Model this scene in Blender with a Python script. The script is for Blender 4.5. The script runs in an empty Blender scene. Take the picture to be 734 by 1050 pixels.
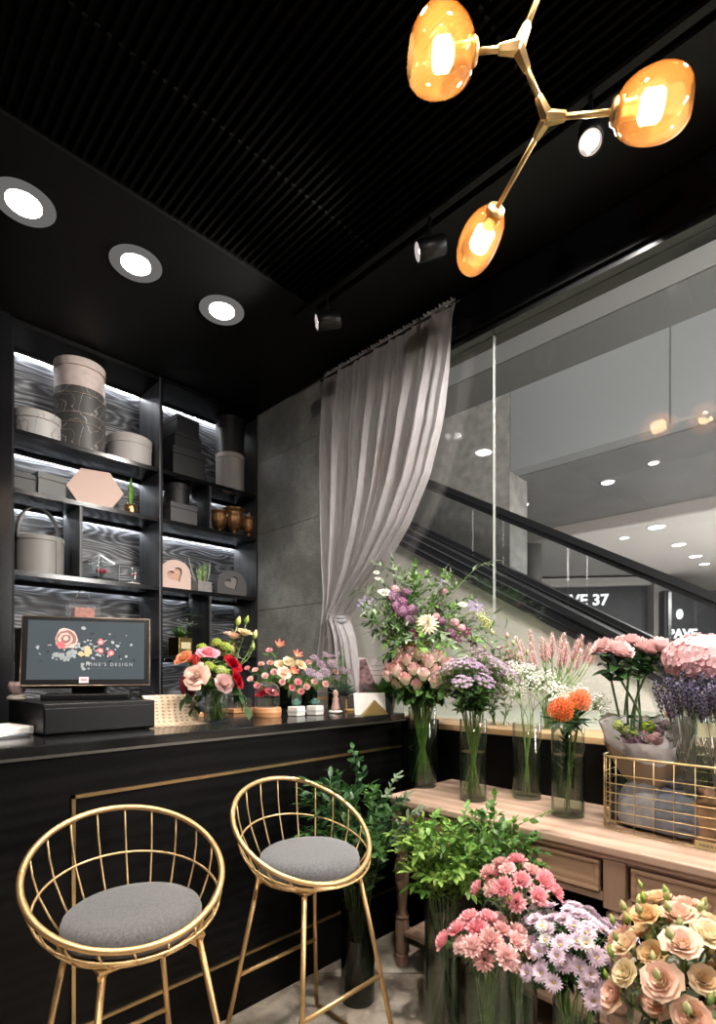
import bpy, math, random
from mathutils import Vector, Matrix, Quaternion
R = random.Random(7)
PI = math.pi
S2 = 2 ** -0.5
H = 1.32          # eye height of the camera
F = 542.0         # focal length in pixels of the 734 x 1050 frame
COL = bpy.context.scene.collection
V = Vector

# ---- a pixel of the photograph turned into a real point on a known plane -----
def tt(u): return (u - 367) / F
def on_z(u, v, z):
    Z = F * (H - z) / (v - 687); t = tt(u)
    return V((S2 * Z * (1 + t), S2 * Z * (1 - t), z))
def on_Y(u, v, Y):
    t = tt(u); X = Y * (1 + t) / (1 - t); Z = (X + Y) * S2
    return V((X, Y, H - (v - 687) * Z / F))
def on_X(u, v, X):
    t = tt(u); Y = X * (1 - t) / (1 + t); Z = (X + Y) * S2
    return V((X, Y, H - (v - 687) * Z / F))
def on_D(u, v, Z):
    t = tt(u)
    return V((S2 * Z * (1 + t), S2 * Z * (1 - t), H - (v - 687) * Z / F))
def pix(p):
    Z = (p[0] + p[1]) * S2
    return 367 + F * (p[0] - p[1]) * S2 / Z, 687 - F * (p[2] - H) / Z

# ---- materials ---------------------------------------------------------------
MATS = {}
def _new(name):
    m = bpy.data.materials.new(name); m.use_nodes = True
    nt = m.node_tree; nt.nodes.clear()
    out = nt.nodes.new('ShaderNodeOutputMaterial')
    MATS[name] = m
    return m, nt, out
def N(nt, t, **k):
    n = nt.nodes.new(t)
    for a, b in k.items():
        if a in n.inputs: n.inputs[a].default_value = b
        else: setattr(n, a, b)
    return n
def c4(c): return (c[0], c[1], c[2], 1)
def ramp(nt, fac, stops):
    r = nt.nodes.new('ShaderNodeValToRGB'); e = r.color_ramp.elements
    while len(e) < len(stops): e.new(0.5)
    for k, (p, c) in enumerate(stops):
        e[k].position = p; e[k].color = c4(c)
    nt.links.new(fac, r.inputs[0]); return r.outputs[0]
def setk(n, name, val):
    if name in n.inputs: n.inputs[name].default_value = val
def mat(name, col, rough=.5, metal=0, noise=0, nscale=20, bump=0, bscale=40, spec=.5, coat=0, emit=None, es=0, sheen=0, rnd=0, coords='Object'):
    m, nt, out = _new(name)
    p = N(nt, 'ShaderNodeBsdfPrincipled'); L = nt.links
    p.inputs['Base Color'].default_value = c4(col)
    p.inputs['Roughness'].default_value = rough; p.inputs['Metallic'].default_value = metal
    setk(p, 'Specular IOR Level', spec); setk(p, 'Coat Weight', coat); setk(p, 'Sheen Weight', sheen)
    tc = N(nt, 'ShaderNodeTexCoord')
    if noise:
        n = N(nt, 'ShaderNodeTexNoise', Scale=nscale, Detail=5)
        L.new(tc.outputs[coords], n.inputs['Vector'])
        lo = [x * (1 - noise) for x in col]; hi = [min(1, x * (1 + noise)) for x in col]
        L.new(ramp(nt, n.outputs[0], [(.3, lo), (.7, hi)]), p.inputs['Base Color'])
    if bump:
        n = N(nt, 'ShaderNodeTexNoise', Scale=bscale, Detail=4)
        L.new(tc.outputs[coords], n.inputs['Vector'])
        b = N(nt, 'ShaderNodeBump', Strength=bump, Distance=.005)
        L.new(n.outputs[0], b.inputs['Height']); L.new(b.outputs[0], p.inputs['Normal'])
    if emit:
        p.inputs['Emission Color'].default_value = c4(emit); p.inputs['Emission Strength'].default_value = es
    L.new(p.outputs[0], out.inputs[0]); return m
def petal_mat(name, tip, base, zr=(0, 1), trans=.3, rough=.55, rnd=.12):
    """petal colour runs from the flower's base (generated z 0) to the tips, each bloom a little different"""
    m, nt, out = _new(name); L = nt.links
    tc = N(nt, 'ShaderNodeTexCoord'); sp = N(nt, 'ShaderNodeSeparateXYZ')
    L.new(tc.outputs['Generated'], sp.inputs[0])
    n = N(nt, 'ShaderNodeTexNoise', Scale=9.0, Detail=3); L.new(tc.outputs['Generated'], n.inputs['Vector'])
    a = N(nt, 'ShaderNodeMath', operation='MULTIPLY_ADD'); a.inputs[1].default_value = .3
    L.new(n.outputs[0], a.inputs[0]); L.new(sp.outputs[2], a.inputs[2])
    s = N(nt, 'ShaderNodeMath', operation='SUBTRACT'); s.inputs[1].default_value = .15
    L.new(a.outputs[0], s.inputs[0])
    c = ramp(nt, s.outputs[0], [(zr[0], base), (zr[1], tip)])
    oi = N(nt, 'ShaderNodeObjectInfo')
    hs = N(nt, 'ShaderNodeHueSaturation')
    mr = N(nt, 'ShaderNodeMapRange'); mr.inputs['To Min'].default_value = 1 - rnd; mr.inputs['To Max'].default_value = 1 + rnd
    L.new(oi.outputs['Random'], mr.inputs[0]); L.new(mr.outputs[0], hs.inputs['Value']); L.new(c, hs.inputs['Color'])
    mr2 = N(nt, 'ShaderNodeMapRange'); mr2.inputs['To Min'].default_value = 1 + rnd; mr2.inputs['To Max'].default_value = 1 - 2 * rnd
    L.new(oi.outputs['Random'], mr2.inputs[0]); L.new(mr2.outputs[0], hs.inputs['Saturation'])
    p = N(nt, 'ShaderNodeBsdfPrincipled', Roughness=rough); setk(p, 'Specular IOR Level', .25)
    L.new(hs.outputs[0], p.inputs['Base Color'])
    t = N(nt, 'ShaderNodeBsdfTranslucent'); L.new(hs.outputs[0], t.inputs[0])
    mx = N(nt, 'ShaderNodeMixShader', Fac=trans); L.new(p.outputs[0], mx.inputs[1]); L.new(t.outputs[0], mx.inputs[2])
    L.new(mx.outputs[0], out.inputs[0]); return m
def leaf_mat(name, c1, c2, rough=.45, trans=.2, spec=.45):
    m, nt, out = _new(name); L = nt.links
    tc = N(nt, 'ShaderNodeTexCoord')
    n = N(nt, 'ShaderNodeTexNoise', Scale=35.0, Detail=1); L.new(tc.outputs['Object'], n.inputs['Vector'])
    c = ramp(nt, n.outputs[0], [(.32, c1), (.68, c2)])
    p = N(nt, 'ShaderNodeBsdfPrincipled', Roughness=rough); setk(p, 'Specular IOR Level', spec)
    L.new(c, p.inputs['Base Color'])
    t = N(nt, 'ShaderNodeBsdfTranslucent'); L.new(c, t.inputs[0])
    mx = N(nt, 'ShaderNodeMixShader', Fac=trans); L.new(p.outputs[0], mx.inputs[1]); L.new(t.outputs[0], mx.inputs[2])
    L.new(mx.outputs[0], out.inputs[0]); return m
def thin_glass(name, tint=(.96, .98, .97), ior=1.45, rough=0.0, edge=None, body=None, bodyfac=0, refl=1.0):
    """thin clear glass: transparent, Fresnel reflection, optional deeper tint where seen edge-on, optional milky body"""
    m, nt, out = _new(name); L = nt.links
    t = N(nt, 'ShaderNodeBsdfTransparent'); t.inputs[0].default_value = c4(tint)
    if edge:
        lw = N(nt, 'ShaderNodeLayerWeight', Blend=.35)
        L.new(ramp(nt, lw.outputs['Facing'], [(.35, tint), (.95, edge)]), t.inputs[0])
    g = N(nt, 'ShaderNodeBsdfGlossy', Roughness=rough); g.inputs[0].default_value = (refl, refl, refl, 1)
    f = N(nt, 'ShaderNodeFresnel'); ge = N(nt, 'ShaderNodeNewGeometry'); im = N(nt, 'ShaderNodeMapRange')
    im.inputs['To Min'].default_value = ior; im.inputs['To Max'].default_value = 1 / ior
    L.new(ge.outputs['Backfacing'], im.inputs[0]); L.new(im.outputs[0], f.inputs['IOR'])
    base = t
    if body:
        d = N(nt, 'ShaderNodeBsdfTranslucent'); d.inputs[0].default_value = c4(body)
        mb = N(nt, 'ShaderNodeMixShader', Fac=bodyfac); L.new(t.outputs[0], mb.inputs[1]); L.new(d.outputs[0], mb.inputs[2]); base = mb
    mx = N(nt, 'ShaderNodeMixShader'); L.new(f.outputs[0], mx.inputs[0]); L.new(base.outputs[0], mx.inputs[1]); L.new(g.outputs[0], mx.inputs[2])
    L.new(mx.outputs[0], out.inputs[0]); return m
def emit_mat(name, col, s):
    m, nt, out = _new(name); e = N(nt, 'ShaderNodeEmission', Strength=s); e.inputs[0].default_value = c4(col)
    nt.links.new(e.outputs[0], out.inputs[0]); return m
def wood_mat(name, c_lo, c_hi, scale=(1, 1, 1), wscale=3, dist=6, rough=.5, bump=.3, band=(.2, .8), spec=.5, direction='Z'):
    m, nt, out = _new(name); L = nt.links
    tc = N(nt, 'ShaderNodeTexCoord'); mp = N(nt, 'ShaderNodeMapping'); mp.inputs['Scale'].default_value = scale
    L.new(tc.outputs['Object'], mp.inputs[0])
    w = N(nt, 'ShaderNodeTexWave', Scale=wscale, Distortion=dist, Detail=3); w.bands_direction = direction
    w.inputs['Detail Scale'].default_value = 1.1
    L.new(mp.outputs[0], w.inputs['Vector'])
    mp2 = N(nt, 'ShaderNodeMapping'); mp2.inputs['Scale'].default_value = [s * (40 if k != 0 else 4) for k, s in enumerate(scale)]
    L.new(tc.outputs['Object'], mp2.inputs[0])
    n = N(nt, 'ShaderNodeTexNoise', Scale=2.0, Detail=5); L.new(mp2.outputs[0], n.inputs['Vector'])
    a = N(nt, 'ShaderNodeMix', data_type='RGBA', blend_type='MIX'); a.inputs[0].default_value = .35
    L.new(w.outputs[0], a.inputs[6]); L.new(n.outputs[0], a.inputs[7])
    p = N(nt, 'ShaderNodeBsdfPrincipled', Roughness=rough); setk(p, 'Specular IOR Level', spec)
    L.new(ramp(nt, a.outputs[2], [(band[0], c_lo), (band[1], c_hi)]), p.inputs['Base Color'])
    b = N(nt, 'ShaderNodeBump', Strength=bump, Distance=.003); L.new(a.outputs[2], b.inputs['Height']); L.new(b.outputs[0], p.inputs['Normal'])
    L.new(p.outputs[0], out.inputs[0]); return m

# ---- mesh builder --------------------------------------------------------------
class MB:
    def __init__(s): s.v = []; s.f = []; s.m = []; s.s = []
    def add(s, vs, fs, m=0, smooth=True, M=None):
        b = len(s.v)
        s.v += [tuple(M @ V(p)) for p in vs] if M else [tuple(p) for p in vs]
        for f in fs: s.f.append(tuple(b + i for i in f)); s.m.append(m); s.s.append(smooth)
        return s
    def box(s, lo, hi, m=0, M=None):
        x0, y0, z0 = lo; x1, y1, z1 = hi
        vs = [(x, y, z) for x in (x0, x1) for y in (y0, y1) for z in (z0, z1)]
        return s.add(vs, [(0, 1, 3, 2), (4, 6, 7, 5), (0, 4, 5, 1), (2, 3, 7, 6), (0, 2, 6, 4), (1, 5, 7, 3)], m, False, M)
    def cbox(s, c, d, m=0, rz=0, M=None):
        T = Matrix.Translation(c) @ Matrix.Rotation(rz, 4, 'Z')
        if M: T = M @ T
        return s.box([-x / 2 for x in d], [x / 2 for x in d], m, T)
    def tube(s, pts, r, n=8, closed=False, m=0, M=None, caps=True):
        pts = [V(p) for p in pts]; k = len(pts); vs = []; fs = []
        def tan(i):
            if closed: return (pts[(i + 1) % k] - pts[i - 1]).normalized()
            return (pts[min(i + 1, k - 1)] - pts[max(i - 1, 0)]).normalized()
        t0 = tan(0); a = t0.orthogonal().normalized()
        prev = t0
        for i in range(k):
            t = tan(i)
            a = prev.rotation_difference(t) @ a; a = (a - t * a.dot(t)).normalized(); prev = t
            b = t.cross(a); rr = r[i] if isinstance(r, (list, tuple)) else r
            for j in range(n):
                an = 2 * PI * j / n
                vs.append(pts[i] + (a * math.cos(an) + b * math.sin(an)) * rr)
        for i in range(k if closed else k - 1):
            i2 = (i + 1) % k
            for j in range(n):
                j2 = (j + 1) % n
                fs.append((i * n + j, i * n + j2, i2 * n + j2, i2 * n + j))
        if caps and not closed:
            fs.append(tuple(range(n))[::-1]); fs.append(tuple((k - 1) * n + j for j in range(n)))
        return s.add(vs, fs, m, True, M)
    def lathe(s, prof, n=24, c=(0, 0, 0), m=0, M=None, sx=1, sy=1, flute=0, nf=0, caps=True):
        vs = []; fs = []; c = V(c); k = len(prof)
        for r, z in prof:
            for j in range(n):
                a = 2 * PI * j / n; q = r * (1 + flute * math.cos(nf * a))
                vs.append((c.x + q * math.cos(a) * sx, c.y + q * math.sin(a) * sy, c.z + z))
        for i in range(k - 1):
            for j in range(n):
                j2 = (j + 1) % n
                fs.append((i * n + j, i * n + j2, (i + 1) * n + j2, (i + 1) * n + j))
        if caps and prof[0][0] > 1e-4: fs.append(tuple(range(n))[::-1])
        if caps and prof[-1][0] > 1e-4: fs.append(tuple((k - 1) * n + j for j in range(n)))
        return s.add(vs, fs, m, True, M)
    def prism(s, poly, off, m=0, M=None, smooth=False):
        n = len(poly); off = V(off); vs = [V(p) for p in poly] + [V(p) + off for p in poly]
        fs = [tuple(range(n))[::-1], tuple(range(n, 2 * n))] + [(i, (i + 1) % n, n + (i + 1) % n, n + i) for i in range(n)]
        return s.add(vs, fs, m, smooth, M)
    def grid(s, P, m=0, M=None):
        a = len(P); b = len(P[0])
        return s.add([p for r in P for p in r], [(i * b + j, i * b + j + 1, (i + 1) * b + j + 1, (i + 1) * b + j) for i in range(a - 1) for j in range(b - 1)], m, True, M)
    def ball(s, c, r, n=8, k=6, m=0, M=None, sz=1):
        return s.lathe([(1e-5 if i in (0, k) else r * math.sin(PI * i / k), -r * sz * math.cos(PI * i / k)) for i in range(k + 1)], n, c, m, M)
    def leaf(s, base, d, up, L, W, m=0, curl=.2, fold=.25, nv=5, tip=1.0):
        d = V(d).normalized(); up = V(up); up = (up - d * up.dot(d))
        up = up.normalized() if up.length > 1e-4 else d.orthogonal().normalized()
        side = d.cross(up); base = V(base); P = []
        for i in range(nv):
            v = i / (nv - 1)
            w = W / 2 * (math.sin(PI * min(.999, (v * .93 + .05)) ** (.8 * tip))) ** .9
            c = base + d * (L * v) - up * (curl * L * v * v)
            P.append([c - side * w + up * (fold * w), c, c + side * w + up * (fold * w)])
        return s.grid(P, m)
    def mesh(s, name, mats):
        me = bpy.data.meshes.new(name); me.from_pydata(s.v, [], s.f)
        for x in (mats if isinstance(mats, (list, tuple)) else [mats]): me.materials.append(x)
        me.polygons.foreach_set('material_index', s.m); me.polygons.foreach_set('use_smooth', s.s)
        me.update(); return me

# ---- objects -------------------------------------------------------------------
def setp(o, label=None, cat=None, group=None, kind=None):
    if label: o['label'] = label
    if cat: o['category'] = cat
    if group: o['group'] = group
    if kind: o['kind'] = kind
    return o
def thing(name, loc, label, cat, group=None, rz=0):
    o = bpy.data.objects.new(name, None); COL.objects.link(o); o.location = loc; o.rotation_euler.z = rz
    o.empty_display_size = .05
    return setp(o, label, cat, group)
def obj(name, mb, mats, parent=None, bev=0, seg=2, subd=0, autos=None, label=None, weighted=False):
    me = mb if isinstance(mb, bpy.types.Mesh) else mb.mesh(name, mats)
    o = bpy.data.objects.new(name, me); COL.objects.link(o)
    if parent: o.parent = parent
    if label: o['label'] = label
    if bev:
        b = o.modifiers.new('b', 'BEVEL'); b.width = bev; b.segments = seg; b.limit_method = 'ANGLE'; b.angle_limit = .6
        b.harden_normals = False
    if subd:
        q = o.modifiers.new('s', 'SUBSURF'); q.levels = subd; q.render_levels = subd
    return o
def sharp(o, ang=35):
    """shade smooth, creases above the angle kept"""
    me = o.data; import bmesh
    bm = bmesh.new(); bm.from_mesh(me)
    bmesh.ops.recalc_face_normals(bm, faces=bm.faces)
    for e in bm.edges:
        if len(e.link_faces) == 2: e.smooth = e.calc_face_angle(0) < math.radians(ang)
    for f in bm.faces: f.smooth = True
    bm.to_mesh(me); bm.free(); return o
def struct(name, mb, m, bev=0):
    o = obj(name, mb, m, bev=bev); o['kind'] = 'structure'; return o
def single(name, mb, mats, label, cat, group=None, kind=None, loc=None, bev=0, sh=False):
    o = obj(name, mb, mats, bev=bev)
    if loc: o.location = loc
    if sh: sharp(o)
    return setp(o, label, cat, group, kind)
def copy_tree(o, parent=None):
    c = o.copy(); COL.objects.link(c); c.parent = parent
    for ch in list(o.children): copy_tree(ch, c)
    return c
def text(name, s, size, mt, parent, M, depth=.001, font_spacing=1.0, align='LEFT', bold=0):
    cu = bpy.data.curves.new(name, 'FONT'); cu.body = s; cu.size = size; cu.extrude = depth; cu.space_character = font_spacing
    cu.align_x = align; cu.offset = bold; cu.resolution_u = 3
    to = bpy.data.objects.new(name, cu); COL.objects.link(to)
    bpy.context.view_layer.update()
    me = bpy.data.meshes.new_from_object(to.evaluated_get(bpy.context.evaluated_depsgraph_get()))
    bpy.data.objects.remove(to); bpy.data.curves.remove(cu)
    me.materials.clear(); me.materials.append(mt)
    o = bpy.data.objects.new(name, me); COL.objects.link(o); o.parent = parent; o.matrix_local = M
    return o
def frame_M(o, x, y):
    """matrix with local x, y directions and origin o"""
    x = V(x).normalized(); y = V(y); y = (y - x * y.dot(x)).normalized(); z = x.cross(y)
    return Matrix(((x.x, y.x, z.x, o[0]), (x.y, y.y, z.y, o[1]), (x.z, y.z, z.z, o[2]), (0, 0, 0, 1)))
# =============================== materials ===============================
black_paint = mat('black_paint', (.003, .003, .003), .5, spec=.15)
black_gloss = mat('black_gloss', (.004, .004, .005), .16, spec=.4)
black_wood = wood_mat('black_wood', (.0012, .0012, .0012), (.003, .003, .0035), (.25, 1, 2.2), 3, 9, .42, .12, spec=.14)
shelf_back = wood_mat('shelf_back_wood', (.006, .0065, .008), (.15, .155, .165), (.3, 1, 2.0), 2.4, 10, .5, .4, (.25, .9))
def shelf_grain():
    m, nt, out = _new('shelf_back_grain'); L = nt.links
    tc = N(nt, 'ShaderNodeTexCoord'); mp = N(nt, 'ShaderNodeMapping'); mp.inputs['Scale'].default_value = (.8, 1, 3.2); L.new(tc.outputs['Object'], mp.inputs[0])
    n = N(nt, 'ShaderNodeTexNoise', Scale=1.3, Detail=2, Roughness=.4); L.new(mp.outputs[0], n.inputs['Vector'])
    a = N(nt, 'ShaderNodeMath', operation='MULTIPLY'); a.inputs[1].default_value = 170; L.new(n.outputs[0], a.inputs[0])
    s = N(nt, 'ShaderNodeMath', operation='SINE'); L.new(a.outputs[0], s.inputs[0])
    mp2 = N(nt, 'ShaderNodeMapping'); mp2.inputs['Scale'].default_value = (5, 1, 120); L.new(tc.outputs['Object'], mp2.inputs[0])
    n2 = N(nt, 'ShaderNodeTexNoise', Scale=1.0, Detail=4); L.new(mp2.outputs[0], n2.inputs['Vector'])
    b = N(nt, 'ShaderNodeMath', operation='MULTIPLY_ADD'); b.inputs[1].default_value = .22; L.new(s.outputs[0], b.inputs[0]); L.new(n2.outputs[0], b.inputs[2])
    p = N(nt, 'ShaderNodeBsdfPrincipled', Roughness=.5)
    L.new(ramp(nt, b.outputs[0], [(.25, (.008, .009, .011)), (.6, (.075, .08, .09)), (.85, (.24, .25, .27))]), p.inputs['Base Color'])
    bu = N(nt, 'ShaderNodeBump', Strength=.25, Distance=.003); L.new(b.outputs[0], bu.inputs['Height']); L.new(bu.outputs[0], p.inputs['Normal'])
    L.new(p.outputs[0], out.inputs[0]); return m
shelf_back = shelf_grain()
shelf_side = wood_mat('shelf_side_wood', (.006, .006, .007), (.05, .052, .056), (6, 6, .5), 2.2, 4, .45, .4, (.2, .9), direction='X')
counter_top_m = mat('counter_stone', (.012, .012, .012), .13, spec=.6, noise=.5, nscale=4)
gold = mat('gold_metal', (.70, .46, .22), .42, .85)
gold_thin = mat('gold_wire', (.78, .54, .27), .42, .8)
brass = mat('brass_trim', (.55, .40, .20), .3, 1)
steel = mat('dark_steel', (.10, .10, .105), .28, .8)
chrome = mat('bright_steel', (.6, .6, .6), .22, 1)
black_plastic = mat('black_plastic', (.004, .004, .0045), .38, spec=.3)
white_plastic = mat('white_plastic', (.75, .73, .70), .35)
cream_wall = mat('cream_cladding', (.66, .61, .54), .6)
mall_light = mat('mall_panel_light', (.40, .40, .39), .5)
mall_fascia = mat('mall_fascia', (.25, .26, .265), .45)
mall_dark = mat('mall_soffit', (.16, .16, .16), .35, noise=.1, nscale=2)
mall_white = mat('mall_ceiling', (.66, .63, .60), .6)
stone_pillar_m = mat('mall_stone', (.28, .27, .25), .5, noise=.25, nscale=6)
green_ledge = mat('pale_green_ledge', (.50, .53, .43), .35)

def slate():
    m, nt, out = _new('slate_stone'); L = nt.links
    tc = N(nt, 'ShaderNodeTexCoord')
    n1 = N(nt, 'ShaderNodeTexNoise', Scale=1.6, Detail=9, Roughness=.7); L.new(tc.outputs['Object'], n1.inputs['Vector'])
    mp = N(nt, 'ShaderNodeMapping'); mp.inputs['Scale'].default_value = (1, 8, 60); L.new(tc.outputs['Object'], mp.inputs[0])
    n2 = N(nt, 'ShaderNodeTexNoise', Scale=2.0, Detail=4); L.new(mp.outputs[0], n2.inputs['Vector'])
    mp3 = N(nt, 'ShaderNodeMapping'); mp3.inputs['Scale'].default_value = (1, 60, 8); L.new(tc.outputs['Object'], mp3.inputs[0])
    n3 = N(nt, 'ShaderNodeTexNoise', Scale=2.0, Detail=4); L.new(mp3.outputs[0], n3.inputs['Vector'])
    a = N(nt, 'ShaderNodeMath', operation='MULTIPLY_ADD'); a.inputs[1].default_value = .22; L.new(n2.outputs[0], a.inputs[0]); L.new(n1.outputs[0], a.inputs[2])
    b = N(nt, 'ShaderNodeMath', operation='MULTIPLY_ADD'); b.inputs[1].default_value = .18; L.new(n3.outputs[0], b.inputs[0]); L.new(a.outputs[0], b.inputs[2])
    p = N(nt, 'ShaderNodeBsdfPrincipled', Roughness=.5)
    L.new(ramp(nt, b.outputs[0], [(.42, (.10, .105, .10)), (.66, (.19, .195, .185)), (.90, (.40, .41, .39))]), p.inputs['Base Color'])
    bu = N(nt, 'ShaderNodeBump', Strength=.3, Distance=.004); L.new(b.outputs[0], bu.inputs['Height']); L.new(bu.outputs[0], p.inputs['Normal'])
    L.new(p.outputs[0], out.inputs[0]); return m
slate_m = slate()
def floor_stone():
    m, nt, out = _new('floor_stone'); L = nt.links
    tc = N(nt, 'ShaderNodeTexCoord')
    n1 = N(nt, 'ShaderNodeTexNoise', Scale=5.0, Detail=9, Roughness=.68, Distortion=.7); L.new(tc.outputs['Object'], n1.inputs['Vector'])
    p = N(nt, 'ShaderNodeBsdfPrincipled', Roughness=.38)
    col = ramp(nt, n1.outputs[0], [(.36, (.38, .31, .24)), (.52, (.64, .55, .45)), (.66, (.82, .74, .63))])
    br = N(nt, 'ShaderNodeTexBrick', Scale=1.0); br.offset = 0
    mp = N(nt, 'ShaderNodeMapping'); mp.inputs['Rotation'].default_value = (0, 0, PI / 4); mp.inputs['Location'].default_value = (.22, .1, 0)
    L.new(tc.outputs['Object'], mp.inputs[0]); L.new(mp.outputs[0], br.inputs['Vector'])
    br.inputs['Brick Width'].default_value = .6; br.inputs['Row Height'].default_value = .6; br.inputs['Mortar Size'].default_value = .003
    mx = N(nt, 'ShaderNodeMix', data_type='RGBA'); L.new(br.outputs['Fac'], mx.inputs[0]); L.new(col, mx.inputs[6]); mx.inputs[7].default_value = (.10, .085, .07, 1)
    L.new(mx.outputs[2], p.inputs['Base Color']); L.new(p.outputs[0], out.inputs[0]); return m
floor_m = floor_stone()
window_glass = thin_glass('window_glass', (.96, .96, .96), 1.75)
rail_glass = thin_glass('rail_glass', (.86, .87, .87), 1.4)

# =============================== room shell ===============================
AX = 2.5       # window plane
BY = 3.63      # front face of the shelf wall
CZ = 3.395     # lowest ceiling
struct('floor', MB().box((-2.6, -2.6, -.05), (3.35, 4.1, 0)), floor_m)
struct('ceiling', MB().box((-2.6, -2.6, 3.45), (2.62, 4.1, 3.52)), black_paint)
so = MB(); so.box((-2.6, 2.33, CZ), (2.62, 4.1, 3.449)); so.box((2.0, -2.6, CZ), (2.62, 2.3299, 3.449)); struct('trim_1', so, black_paint)
gm = MB()
for k in range(120):
    x = -2.58 + k * .038
    if x > 1.97: break
    gm.box((x, -2.6, CZ + .012), (x + .014, 2.32, CZ + .045))
grille_m = mat('ceiling_slats_black', (.0015, .0015, .0015), .8, spec=.03)
struct('ceiling_grille', gm, grille_m)
gj = MB()
for y in (-.9, .0, .9, 1.8):
    x = -2.55
    while x < 1.97:
        gj.box((x, y, CZ + .008), (x + .016, y + .01, CZ + .0115)); x += .038
struct('ceiling_trim', gj, mat('joint_grey', (.006, .006, .006), .8, spec=.05))
# the wall behind the shelves, the side wall by the shelves, the walls behind the camera
struct('wall_back', MB().box((-2.6, 3.99, 0), (2.62, 4.1, 3.45)), black_wood)
struct('wall_left', MB().box((-.25, BY - .02, 0), (.745, 3.989, CZ)), black_gloss)
struct('wall_rear', MB().box((-2.7, -2.7, 0), (2.62, -2.6, 3.5)), black_paint)
struct('wall_side', MB().box((-2.7, -2.6, 0), (-2.6, 3.98, 3.5)), black_paint)
# slate panel between the shelves and the window
sl = MB()
zs = [0, .62, 1.22, 1.80, 2.42, 3.0, CZ]
for i in range(6):
    sl.box((AX - .03, 2.80, zs[i] + .002), (AX + .1, BY + .36, zs[i + 1] - .002))
sl.box((AX - .02, 2.80, 0), (AX + .1, BY + .36, CZ))
struct('wall_slate', sl, slate_m)
tj = MB().box((AX - .045, 2.755, 0), (AX + .06, 2.798, CZ)); struct('trim_2', tj, black_gloss)
# beam over the window with its metal trims
bm_ = MB(); bm_.box((AX - .03, -2.6, 3.12), (AX + .12, 2.754, CZ - .001)); struct('trim_3', bm_, black_gloss)
br_ = MB(); br_.box((AX - .05, -2.6, 3.100), (AX + .02, 2.754, 3.119)); br_.box((AX - .045, -2.6, 3.150), (AX - .031, 2.754, 3.162)); struct('trim_4', br_, mat('beam_metal', (.06, .06, .06), .22, .9))
# plinth under the window with its pale wooden sill
struct('trim_5', MB().box((2.295, -2.6, 0), (AX + .06, 2.754, 1.005)), black_paint)
sill_m = wood_mat('sill_wood', (.42, .25, .11), (.60, .40, .21), (.4, 1, 1), 2, 3, .35, .1)
struct('window_sill', MB().box((2.285, -2.6, 1.0055), (AX + .07, 2.754, 1.036)), sill_m, bev=.004)
# two glass panes that meet at a clear joint
pY = on_X(506, 500, AX).y
w1 = obj('window_1', MB().box((AX, pY + .003, 1.036), (AX + .012, 2.754, 3.10)), window_glass); w1['kind'] = 'structure'
w2 = obj('window_2', MB().box((AX, -2.6, 1.036), (AX + .012, pY - .003, 3.10)), window_glass); w2['kind'] = 'structure'
jn = struct('window_joint', MB().box((AX - .001, pY - .003, 1.036), (AX + .013, pY + .003, 3.10)), mat('joint_seal', (.45, .47, .45), .3))

# =============================== shelving ===============================
sh = thing('shelving_unit', (.757, BY, 0), 'black wooden built-in shelving with lit compartments covering the wall behind the counter', 'shelving')
L0 = V((.757, BY, 0))
SX = [.757, 1.658, 2.47]; SZ = [1.0, 1.426, 1.911, 2.395, 2.746]
D = .355
def shp(name, lo, hi, m, **k):
    lo = V(lo) - L0; hi = V(hi) - L0
    return obj(name, MB().box(lo, hi), m, sh, **k)
for i in (0, 1):
    x0 = SX[i] + .012; x1 = SX[i + 1] - .012
    zz = [0] + SZ + [CZ]
    for j in range(len(zz) - 1):
        shp('back_panel', (x0, BY + D - .02, zz[j] + .001), (x1, BY + D, zz[j + 1] - .001), shelf_back)
    for z in SZ: shp('shelf', (x0, BY, z - .028), (x1, BY + D - .021, z), black_gloss)
    shp('shelf', (x0, BY, CZ - .03), (x1, BY + D - .021, CZ - .002), black_wood)
for i, x in enumerate(SX):
    w = .012
    shp('divider', (x - w, BY - .004, 0), (x - .0005, BY + D, CZ - .001), shelf_side if i else black_gloss)
    if i < 2: shp('divider', (x + .0005, BY - .003, 0), (x + w, BY + D, CZ - .001), black_wood)
def xdiv(x, z0, z1): shp('divider', (x - .008, BY + .001, z0 + .001), (x + .008, BY + D - .022, z1 - .029), shelf_side)
xdiv(1.135, 1.911, 2.395); xdiv(2.045, 2.395, 2.746); xdiv(2.045, 1.426, 1.911)
led = emit_mat('led_strip', (.93, .96, 1.0), 120)
led_weak = emit_mat('led_strip_low', (.93, .96, 1.0), 34)
def strip(x0, x1, z, m):
    shp('light_strip', (x0 + .02, BY + D - .034, z - .035), (x1 - .02, BY + D - .023, z - .030), m)
    shp('strip_lip', (x0 + .0125, BY + D - .054, z - .048), (x1 - .0125, BY + D - .050, z - .0281), black_paint)
strip(SX[0], SX[1], CZ, led); strip(SX[1], SX[2], CZ, led)
strip(SX[0], SX[1], SZ[4], led); strip(SX[1], 2.037, SZ[4], led_weak); strip(2.053, SX[2], SZ[4], led_weak)
strip(SX[0], 1.127, SZ[3], led); strip(1.143, SX[1], SZ[3], led); strip(SX[1], SX[2], SZ[3], led)
strip(SX[0], SX[1], SZ[2], led_weak); strip(SX[1], 2.037, SZ[2], led_weak); strip(2.053, SX[2], SZ[2], led_weak)
strip(SX[0], SX[1], SZ[1], led_weak); strip(SX[1], SX[2], SZ[1], led_weak)

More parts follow.
